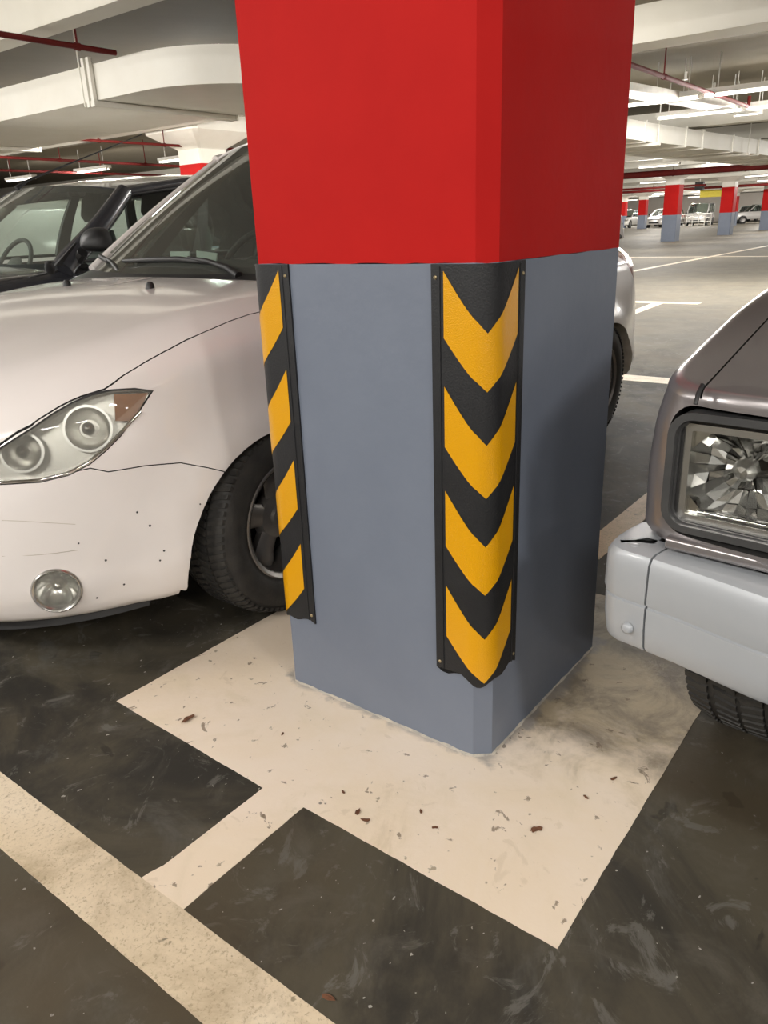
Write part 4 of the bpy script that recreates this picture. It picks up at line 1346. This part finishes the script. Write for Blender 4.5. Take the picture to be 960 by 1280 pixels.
for sg in (-1, 1):
    MB().tube([(0.020, sg * (HS + 0.001), 0.800), (0.026, sg * (HS + 0.001), 0.815), (0.04, sg * (HS + 0.001), 0.826)], 0.0035, 8).build('hood_stop', 'black_plastic', silver)
    # stepped rubber frame round the lamp
    mir = sg < 0
    def ring(o0, o1, z0, z1, r, th, x0, x1):
        a = rrect(o1, o0, z0, z1, r, 6)
        b = rrect(o1 + th, o0 - th, z0 + th, z1 - th, max(0.004, r - th), 6)
        P = lambda x, q: (x, -q[0] if mir else q[0], q[1])
        n = len(a)
        vs = [P(x0, q) for q in a] + [P(x0, q) for q in b] + [P(x1, q) for q in a] + [P(x1, q) for q in b]
        fs = []
        for i in range(n):
            j = (i + 1) % n
            fs += [(i, j, n + j, n + i), (2 * n + i, 3 * n + i, 3 * n + j, 2 * n + j), (i, 2 * n + i, 2 * n + j, j), (n + i, n + j, 3 * n + j, 3 * n + i)]
        return MB().add(vs, fs)
    fr = ring(LO0 - 0.0075, LO1 + 0.01, LZ0 + 0.006, LZ1 - 0.008, 0.040, 0.012, 0.036, 0.12).build('lamp_frame', 'gasket', silver, smooth=40)
    ring(LO0 - 0.0165, LO1 + 0.02, LZ0 + 0.013, LZ1 - 0.017, 0.032, 0.007, 0.047, 0.12).build('frame_step', 'gasket', fr, smooth=40)
    ring(LO0 - 0.0235, LO1 + 0.03, LZ0 + 0.017, LZ1 - 0.024, 0.012, 0.004, 0.052, 0.12).build('frame_step', 'black_plastic', fr, smooth=40)
    o0, o1, z0, z1 = LO0 - 0.0275, LO1 + 0.24, LZ0 + 0.0205, LZ1 - 0.030
    lamp = ring(o0, o1, z0, z1, 0.006, 0.011, 0.056, 0.13).build('headlight', 'satin', silver, smooth=40)
    S = lambda o: -o if mir else o
    oc, zc = (o0 + o1) / 2 + 0.004, (z0 + z1) / 2 + 0.006
    # faceted reflector: flat tiles on a dish
    random.seed(11)
    mb = MB()
    gw, gh = (o0 - o1) - 0.020, (z1 - z0) - 0.020
    co, cz = S(o0 - 0.088) - S(0) , zc + 0.004
    oa, ob = S(oc - 0.004) - gw / 2, S(oc - 0.004) + gw / 2
    za, zb_ = zc - 0.006 - gh / 2, zc - 0.006 + gh / 2
    def border(a):
        c_, s_ = math.cos(a), math.sin(a)
        t = 1e9
        if abs(c_) > 1e-6:
            t = min(t, ((ob if c_ > 0 else oa) - co) / c_)
        if abs(s_) > 1e-6:
            t = min(t, ((zb_ if s_ > 0 else za) - cz) / s_)
        return t
    NS, cuts_ = 26, (0.20, 0.46, 0.74, 1.0)
    for k in range(NS):
        a0, a1 = 2 * PI * k / NS, 2 * PI * (k + 1) / NS
        for r0, r1 in zip(cuts_, cuts_[1:]):
            tx, ty = random.uniform(-0.005, 0.005), random.uniform(-0.006, 0.006)
            q = []
            for a, rr_, e, f in ((a0, r0, -1, -1), (a1, r0, 1, -1), (a1, r1, 1, 1), (a0, r1, -1, 1)):
                t = border(a) * rr_
                q.append((0.114 - 0.036 * rr_ ** 1.6 + tx * e + ty * f, co + t * math.cos(a), cz + t * math.sin(a)))
            mb.add(q, [(0, 1, 2, 3)])
    t_ = mb.build('reflector_facets', 'bright_reflector', lamp, smooth=0, fix=False)
    t_['kind'] = 'stuff'
    # chamfered chrome corner pieces and lower rail
    for so, sz in ((1, 1), (1, -1), (-1, 1), (-1, -1)):
        a = (oc - 0.004 + so * gw / 2, zc - 0.006 + sz * gh / 2)
        mb = MB().prism([(0.066, S(a[0]), a[1]), (0.066, S(a[0] - so * 0.032), a[1]), (0.066, S(a[0]), a[1] - sz * 0.032)], (0.03, 0, 0))
        mb.build('corner_facet', 'chrome', lamp, smooth=0)
    MB().rbox(0.062, 0.10, min(S(o0 - 0.03), S(o1 + 0.02)), max(S(o0 - 0.03), S(o1 + 0.02)), z0 + 0.012, z0 + 0.019, 0.003, 1, 3).build('lower_rail', 'chrome', lamp, smooth=40)
    bo = S(o0 - 0.088)
    mb = MB().lathe([(0, -0.030), (0.010, -0.028), (0.019, -0.012), (0.019, 0.004), (0.012, 0.014)], (0.092, bo, zc + 0.006), (1, 0, 0), 8)
    mb.build('bulb_shield', 'bright_reflector', lamp, smooth=0)
    MB().lathe([(0.034, 0.0), (0.036, -0.006), (0.030, -0.010), (0.026, 0.0)], (0.125, bo - S(0.010), zc + 0.022), (1, 0, 0), 24, True).build('bulb_collar', 'satin', lamp, smooth=50)
    MB().tube([(0.092, bo, zc + 0.006), (0.14, bo, zc + 0.006)], 0.010, 10).build('bulb', 'satin', lamp)
    MB().box(0.0575, 0.0605, min(S(o0 - 0.009), S(o1 + 0.009)), max(S(o0 - 0.009), S(o1 + 0.009)), z0 + 0.009, z1 - 0.009).build('lamp_lens', 'clear', lamp, smooth=0)
    # side marker lamp beyond the headlight and the wheels
    MB().rbox(0.06, 0.10, min(S(0.34), S(o1 - 0.012)), max(S(0.34), S(o1 - 0.012)), z0, z1, 0.01, 0, 4).build('indicator', 'amber', silver, smooth=40)
    for xw in (0.53, 3.7):
        tyre_wheel(silver, (xw, sg * 0.70, 0.33), 0.33, 0.215, 0.19, sg, 0, 6, xw < 1)
# slatted grille between the lamps
for k in range(5):
    z = LZ0 + 0.02 + k * 0.04
    MB().box(0.06, 0.10, -0.265, 0.265, z, z + 0.016).build('grille_slat', 'gasket', silver, smooth=0)
# lower bar under the lamps and the wrap-round bumper
path = [(0.150, 0.893), (0.105, 0.897), (0.065, 0.897), (0.035, 0.893), (0.016, 0.880), (0.006, 0.858), (0.0005, 0.805), (-0.006, 0.75), (-0.030, 0.62), (-0.045, 0.42), (-0.055, 0.2), (-0.058, 0.0)]
def bumper_rings(pts, split):
    full = pts
    rings = []
    for i, p in enumerate(full):
        a, b = full[max(0, i - 1)], full[min(len(full) - 1, i + 1)]
        t = Vector((b[0] - a[0], b[1] - a[1])).normalized()
        n = Vector((t.y, -t.x))
        if n.x > 0.3:
            n = -n
        if i < 3 and n.y * p[1] < 0:
            n = -n
        prof = [(-0.075, 0.545), (-0.020, 0.545), (-0.008, 0.541), (-0.001, 0.529), (0.0, 0.510), (0.001, 0.462), (-0.0005, 0.458), (-0.005, 0.456), (-0.005, 0.453), (-0.0015, 0.451), (-0.0025, 0.41), (-0.007, 0.376), (-0.014, 0.366), (-0.025, 0.362), (-0.075, 0.368)]
        rings.append([(p[0] + n.x * e, p[1] + n.y * e, z) for e, z in prof])
    return rings
R_ = bumper_rings(path, 0)
def mirror_rings(rs):
    return [[(x, -o, z) for x, o, z in r] for r in rs]
def cut_between(a, b, t):
    return [lerp3(p, q, t) for p, q in zip(a, b)]
seam_i = 6
capA = R_[:seam_i + 1]
bar = [cut_between(R_[seam_i], R_[seam_i + 1], 0.07)] + R_[seam_i + 1:]
bar_full = bar + list(reversed(mirror_rings(bar)))[1:]
bp = MB().loft(bar_full).build('front_bumper', 'bumper_paint', silver, smooth=35)
for rs in (capA, mirror_rings(capA)):
    cap = MB().loft(rs).build('bumper_end', 'bumper_paint', silver, smooth=35)
    sg = 1 if rs is capA else -1
    n = Vector((-0.95, sg * 0.10, 0)).normalized()
    MB().lathe([(0, 0.0045), (0.006, 0.004), (0.0095, 0.0015), (0.0105, -0.004)], (0.0005, sg * 0.832, 0.405), n, 20).build('bumper_bolt', 'bumper_paint', cap, smooth=50)
    MB().lathe([(0, 0.002), (0.006, 0.0018), (0.009, 0.0), (0.0095, -0.003)], (0.035, sg * 0.845, 0.5445), (0, 0, 1), 20).build('bumper_bolt', 'bumper_paint', cap, smooth=50)
MB().rbox(0.026, 0.12, -0.79, 0.79, 0.556, 0.576, 0.006, 1, 3).build('valance', 'silver_paint', silver, smooth=40)
MB().box(0.10, 0.22, -0.78, 0.78, 0.40, 0.60).build('bumper_backing', 'gap', silver, smooth=0)
MB().box(0.25, 4.6, -0.60, 0.60, 0.36, 0.45).build('chassis', 'gap', silver, smooth=0)
SC = dict(A0=(1.50, 0.79, 1.00), A1=(1.98, 0.70, 1.50), D1=(3.00, 0.68, 1.52), D0=(3.12, 0.77, 1.00), bow0=0.10, bow1=0.07, crown=0.04, arch=0.02, posts=[0.62], pw=0.035)
cabin(silver, SC, 'silver_paint', 'glass', 'glass')
seats(silver, SC, [(2.35, 0.55, 'front')], (1.95, 0.36, 1.0))
# ------------------------------------------------------------------ parked cars farther off
def plain_car(name, label, cat, loc, rz, paint, kind, group=None, dark_glass='glass'):
    r = thing(name, label, cat, loc, rz, group)
    if kind == 'hatch':
        P = dict(b=0.83, x0=0.5, af=0.5, n1=3, x1=3.3, ar=0.45, n2=3.4, zb=[(-1, 0.24), (5, 0.24)], h=[(0.0, 0.68), (0.2, 0.76), (0.6, 0.87), (1.0, 0.92), (4.5, 0.96)], crown=0.03, Rv=0.09, Rh=0.12)
        K = dict(A0=(1.05, 0.77, 0.92), A1=(1.75, 0.66, 1.38), D1=(3.3, 0.63, 1.40), D0=(3.65, 0.72, 0.95), crown=0.05, arch=0.05, posts=[0.4, 0.72], pw=0.04)
        W = (0.62, 3.05)
    elif kind == 'van':
        P = dict(b=0.86, x0=0.35, af=0.35, n1=3.6, x1=3.75, ar=0.35, n2=5, zb=[(-1, 0.26), (5, 0.26)], h=[(0.0, 0.80), (0.3, 0.95), (0.7, 1.04), (4.5, 1.08)], crown=0.02, Rv=0.07, Rh=0.09)
        K = dict(A0=(0.72, 0.80, 1.04), A1=(1.30, 0.73, 1.72), D1=(3.85, 0.73, 1.74), D0=(4.0, 0.80, 1.06), crown=0.04, arch=0.03, posts=[0.33, 0.66], pw=0.045)
        W = (0.68, 3.25)
    else:
        P = dict(b=0.84, x0=0.35, af=0.35, n1=4.0, x1=4.5, ar=0.2, n2=6, zb=[(-1, 0.34), (5, 0.34)], h=[(0.0, 0.80), (0.3, 0.90), (1.0, 0.97), (5, 0.98)], crown=0.02, Rv=0.06, Rh=0.08)
        K = dict(A0=(1.15, 0.77, 0.97), A1=(1.70, 0.68, 1.48), D1=(2.65, 0.68, 1.50), D0=(2.80, 0.76, 0.98), crown=0.03, arch=0.02, posts=[0.6], pw=0.04)
        W = (0.70, 3.7)
    if kind == 'panel':
        P = dict(b=0.84, x0=0.35, af=0.35, n1=3.6, x1=3.75, ar=0.35, n2=5, zb=[(-1, 0.26), (5, 0.26)], h=[(0.0, 0.72), (0.3, 0.84), (0.8, 0.94), (1.0, 1.0), (1.6, 1.33), (2.0, 1.38), (4.5, 1.38)], crown=0.02, Rv=0.08, Rh=0.10)
    P['prof'] = [(0, 0.05), (0.05, 0.02), (0.3, 0.0), (0.6, 0.0), (1.0, 0.03)]
    P['T'] = [0, 0.05, 0.2, 0.4, 0.6, 0.8, 1.0]
    body_shell(P, 20, 8, 12).build('body', paint, r, smooth=35)
    if kind != 'panel':
        cabin(r, K, paint, dark_glass, dark_glass)
    MB().box(1.2, 2.5, -0.5, 0.5, 0.90, 1.0).build('dashboard', 'interior', r, smooth=0)
    for x in W:
        for s in (-1, 1):
            wm = MB().lathe([(0.0, -0.02), (0.19, 0.0), (0.20, 0.012)], (x, s * (P['b'] + 0.004), 0.30), (0, s, 0), 20).build('wheel', 'rim_dark', r)
            MB().lathe([(0.195, 0.0), (0.20, 0.016), (0.26, 0.020), (0.30, 0.0), (0.30, -0.16), (0.19, -0.16)], (x, s * (P['b'] + 0.002), 0.30), (0, s, 0), 24, True).build('tyre', 'tyre', wm)
            MB().lathe([(0.30, 0.002), (0.345, 0.006), (0.345, -0.1), (0.30, -0.1)], (x, s * P['b'], 0.31), (0, s, 0), 24, True).build('wheel_arch', 'gap', r)
    zf = 0.62 if kind == 'hatch' else 0.70
    for s in (-1, 1):
        h = MB().rbox(0.03, 0.25, s * 0.62 - 0.14, s * 0.62 + 0.14, zf - 0.02, zf + 0.10, 0.04, 0, 4).build('headlight', 'satin', r, smooth=40)
        xe = P['x1'] + P['ar']
        MB().rbox(xe - 0.16, xe + 0.01, s * 0.70 - 0.08, s * 0.70 + 0.08, 0.66, 0.90, 0.03, 0, 4).build('tail_lamp', 'lamp_red', r, smooth=40)
        MB().rbox(K['A0'][0] + 0.05, K['A0'][0] + 0.15, s * 0.93 - 0.09, s * 0.93 + 0.09, 0.97, 1.10, 0.05, 0, 4).build('door_mirror', 'black_plastic', r, smooth=40)
    MB().rbox(-0.012, 0.10, -0.42, 0.42, 0.33, 0.44, 0.03, 0, 4).build('lower_grille', 'black_plastic', r, smooth=40)
    MB().rbox(0.0, 0.10, -0.30, 0.30, 0.62, 0.69, 0.02, 0, 4).build('grille', 'black_plastic', r, smooth=40)
    return r
plain_car('white_van', 'pale van parked beyond the dark car, glimpsed through the windows of the dark car', 'van', (0.35, 6.75, 0), 0.0, 'pale_paint', 'panel')
FG = 'cars at the far end of the garage'
plain_car('white_car', 'distant white hatchback facing out, close to the near pillar edge', 'car', (67.5, 26.1, 0), 0.0, 'pale_paint', 'hatch', FG)
plain_car('white_car', 'distant white car between the smallest pillar and the nearest far pillar', 'car', (65.2, 22.25, 0), -0.1, 'pale_paint', 'hatch', FG)
plain_car('grey_car', 'distant dark fronted grey car just behind the smallest pillar', 'car', (72.5, 24.0, 0), 0.0, 'beige_paint', 'hatch', FG)
plain_car('white_van', 'distant white van behind the white railing', 'van', (70.5, 20.55, 0), 0.1, 'pale_paint', 'van', FG)
plain_car('white_pickup', 'distant white pickup standing side on between two red pillars', 'pickup', (74.5, 18.6, 0), -1.1, 'pale_paint', 'pickup', FG)
plain_car('white_hatchback', 'distant white hatchback seen from behind, beside the pillar at the photo right edge', 'car', (88.5, 19.6, 0), PI - 0.1, 'pale_paint', 'hatch', FG)

# white railing in front of the far cars
rail = thing('railing', 'low white tubular railing standing before the distant white van', 'railing', (66.0, 19.2, 0), math.radians(-8))
for k in range(6):
    MB().tube([(0, -1.25 + 0.5 * k, 0), (0, -1.25 + 0.5 * k, 0.95)], 0.04, 8).build('rail_post', 'fixture', rail)
for z in (0.35, 0.65, 0.93):
    MB().tube([(0, -1.3, z), (0, 1.3, z)], 0.035, 8).build('rail_bar', 'fixture', rail)
# hanging sign and loudspeaker box
sg_ = thing('hanging_sign', 'plain yellow sign board hung from the ceiling between the far pillars', 'sign', (46.0, 12.6, 1.82), math.radians(10))
MB().rbox(-0.04, 0.04, -0.55, 0.55, 0.0, 0.38, 0.02, 0, 3).build('sign_board', 'sign_yellow', sg_, smooth=0)
for s in (-1, 1):
    MB().tube([(0, s * 0.45, 0.38), (0, s * 0.45, ZS - 1.82)], 0.012, 6).build('hanger_rod', 'galv', sg_)
bx_ = thing('loudspeaker_box', 'small black box hung under the long dark red pipe', 'loudspeaker', (42.0, 12.05, 2.12))
MB().box(-0.14, 0.14, -0.2, 0.2, 0, 0.38).build('box_body', 'black_plastic', bx_, smooth=0, bevel=0.01)
MB().tube([(0, 0, 0.38), (0, 0, ZS - 2.12)], 0.015, 6).build('hanger_rod', 'galv', bx_)

# ------------------------------------------------------------------ dry leaves and crumbs on the floor
def leaf(x, y, sz, rz, label, z=0.001):
    t = thing('dry_leaf', label, 'leaf', (x, y, z), rz, 'dry leaves and scraps on the floor')
    n = 10
    vs = [(0, 0, 0.0015)]
    for i in range(n):
        a = 2 * PI * i / n
        r = sz * (0.55 + 0.45 * math.cos(a) ** 2) * random.uniform(0.7, 1.15)
        vs.append((r * math.cos(a), r * math.sin(a) * 0.7, random.uniform(0.0, 0.3) * sz))
    fs = [(0, 1 + i, 1 + (i + 1) % n) for i in range(n)]
    m = len(vs)
    vs2 = vs + [(a, b, c + 0.0008) for a, b, c in vs]
    fs2 = [tuple(reversed(f)) for f in fs] + [tuple(i + m for i in f) for f in fs] + [(1 + i, 1 + (i + 1) % n, m + 1 + (i + 1) % n, m + 1 + i) for i in range(n)]
    MB().add(vs2, fs2).build('leaf_blade', 'leaf', t, smooth=0)
    MB().tube([(-sz * 1.0, 0, 0.002), (-sz * 0.3, 0.0, 0.004), (sz * 0.4, 0, 0.003)], 0.0006, 5).build('leaf_stem', 'leaf', t)
leaf(-0.2646, 0.6422, 0.019, 0.00, 'curled reddish brown dry leaf on the cream pad left of the pillar')
leaf(-0.5935, -0.0805, 0.011, 1.70, 'brown dry leaf on the dark floor near the worn line')
leaf(-0.2715, 0.1249, 0.011, 3.40, 'crumpled tan scrap lying on the pad below the pillar, upper of a pair')
leaf(-0.2793, 0.0988, 0.010, 5.10, 'crumpled tan scrap lying on the pad below the pillar, lower of a pair')
leaf(-0.1776, 0.4200, 0.006, 0.52, 'tiny red brown leaf bit on the pad under the left face of the pillar')
leaf(-0.2193, -0.0194, 0.007, 2.22, 'small dark red leaf bit midway on the pad in front of the pillar corner')
leaf(-0.1995, 0.0255, 0.006, 3.92, 'tiny rust leaf bit in front of the pillar corner, upper of two')
leaf(-0.1159, -0.1777, 0.013, 5.62, 'flat grey olive scrap on the pad near its front corner')
leaf(0.0180, -0.2172, 0.007, 1.04, 'small brown leaf bit near the pad edge beside the silver pickup')
leaf(0.0998, -0.2416, 0.008, 2.74, 'reddish leaf bit on the dirty side of the pad under the pickup bumper')
leaf(-0.2446, 0.1842, 0.006, 4.44, 'tiny red brown leaf bit on the pad next to the stem line')
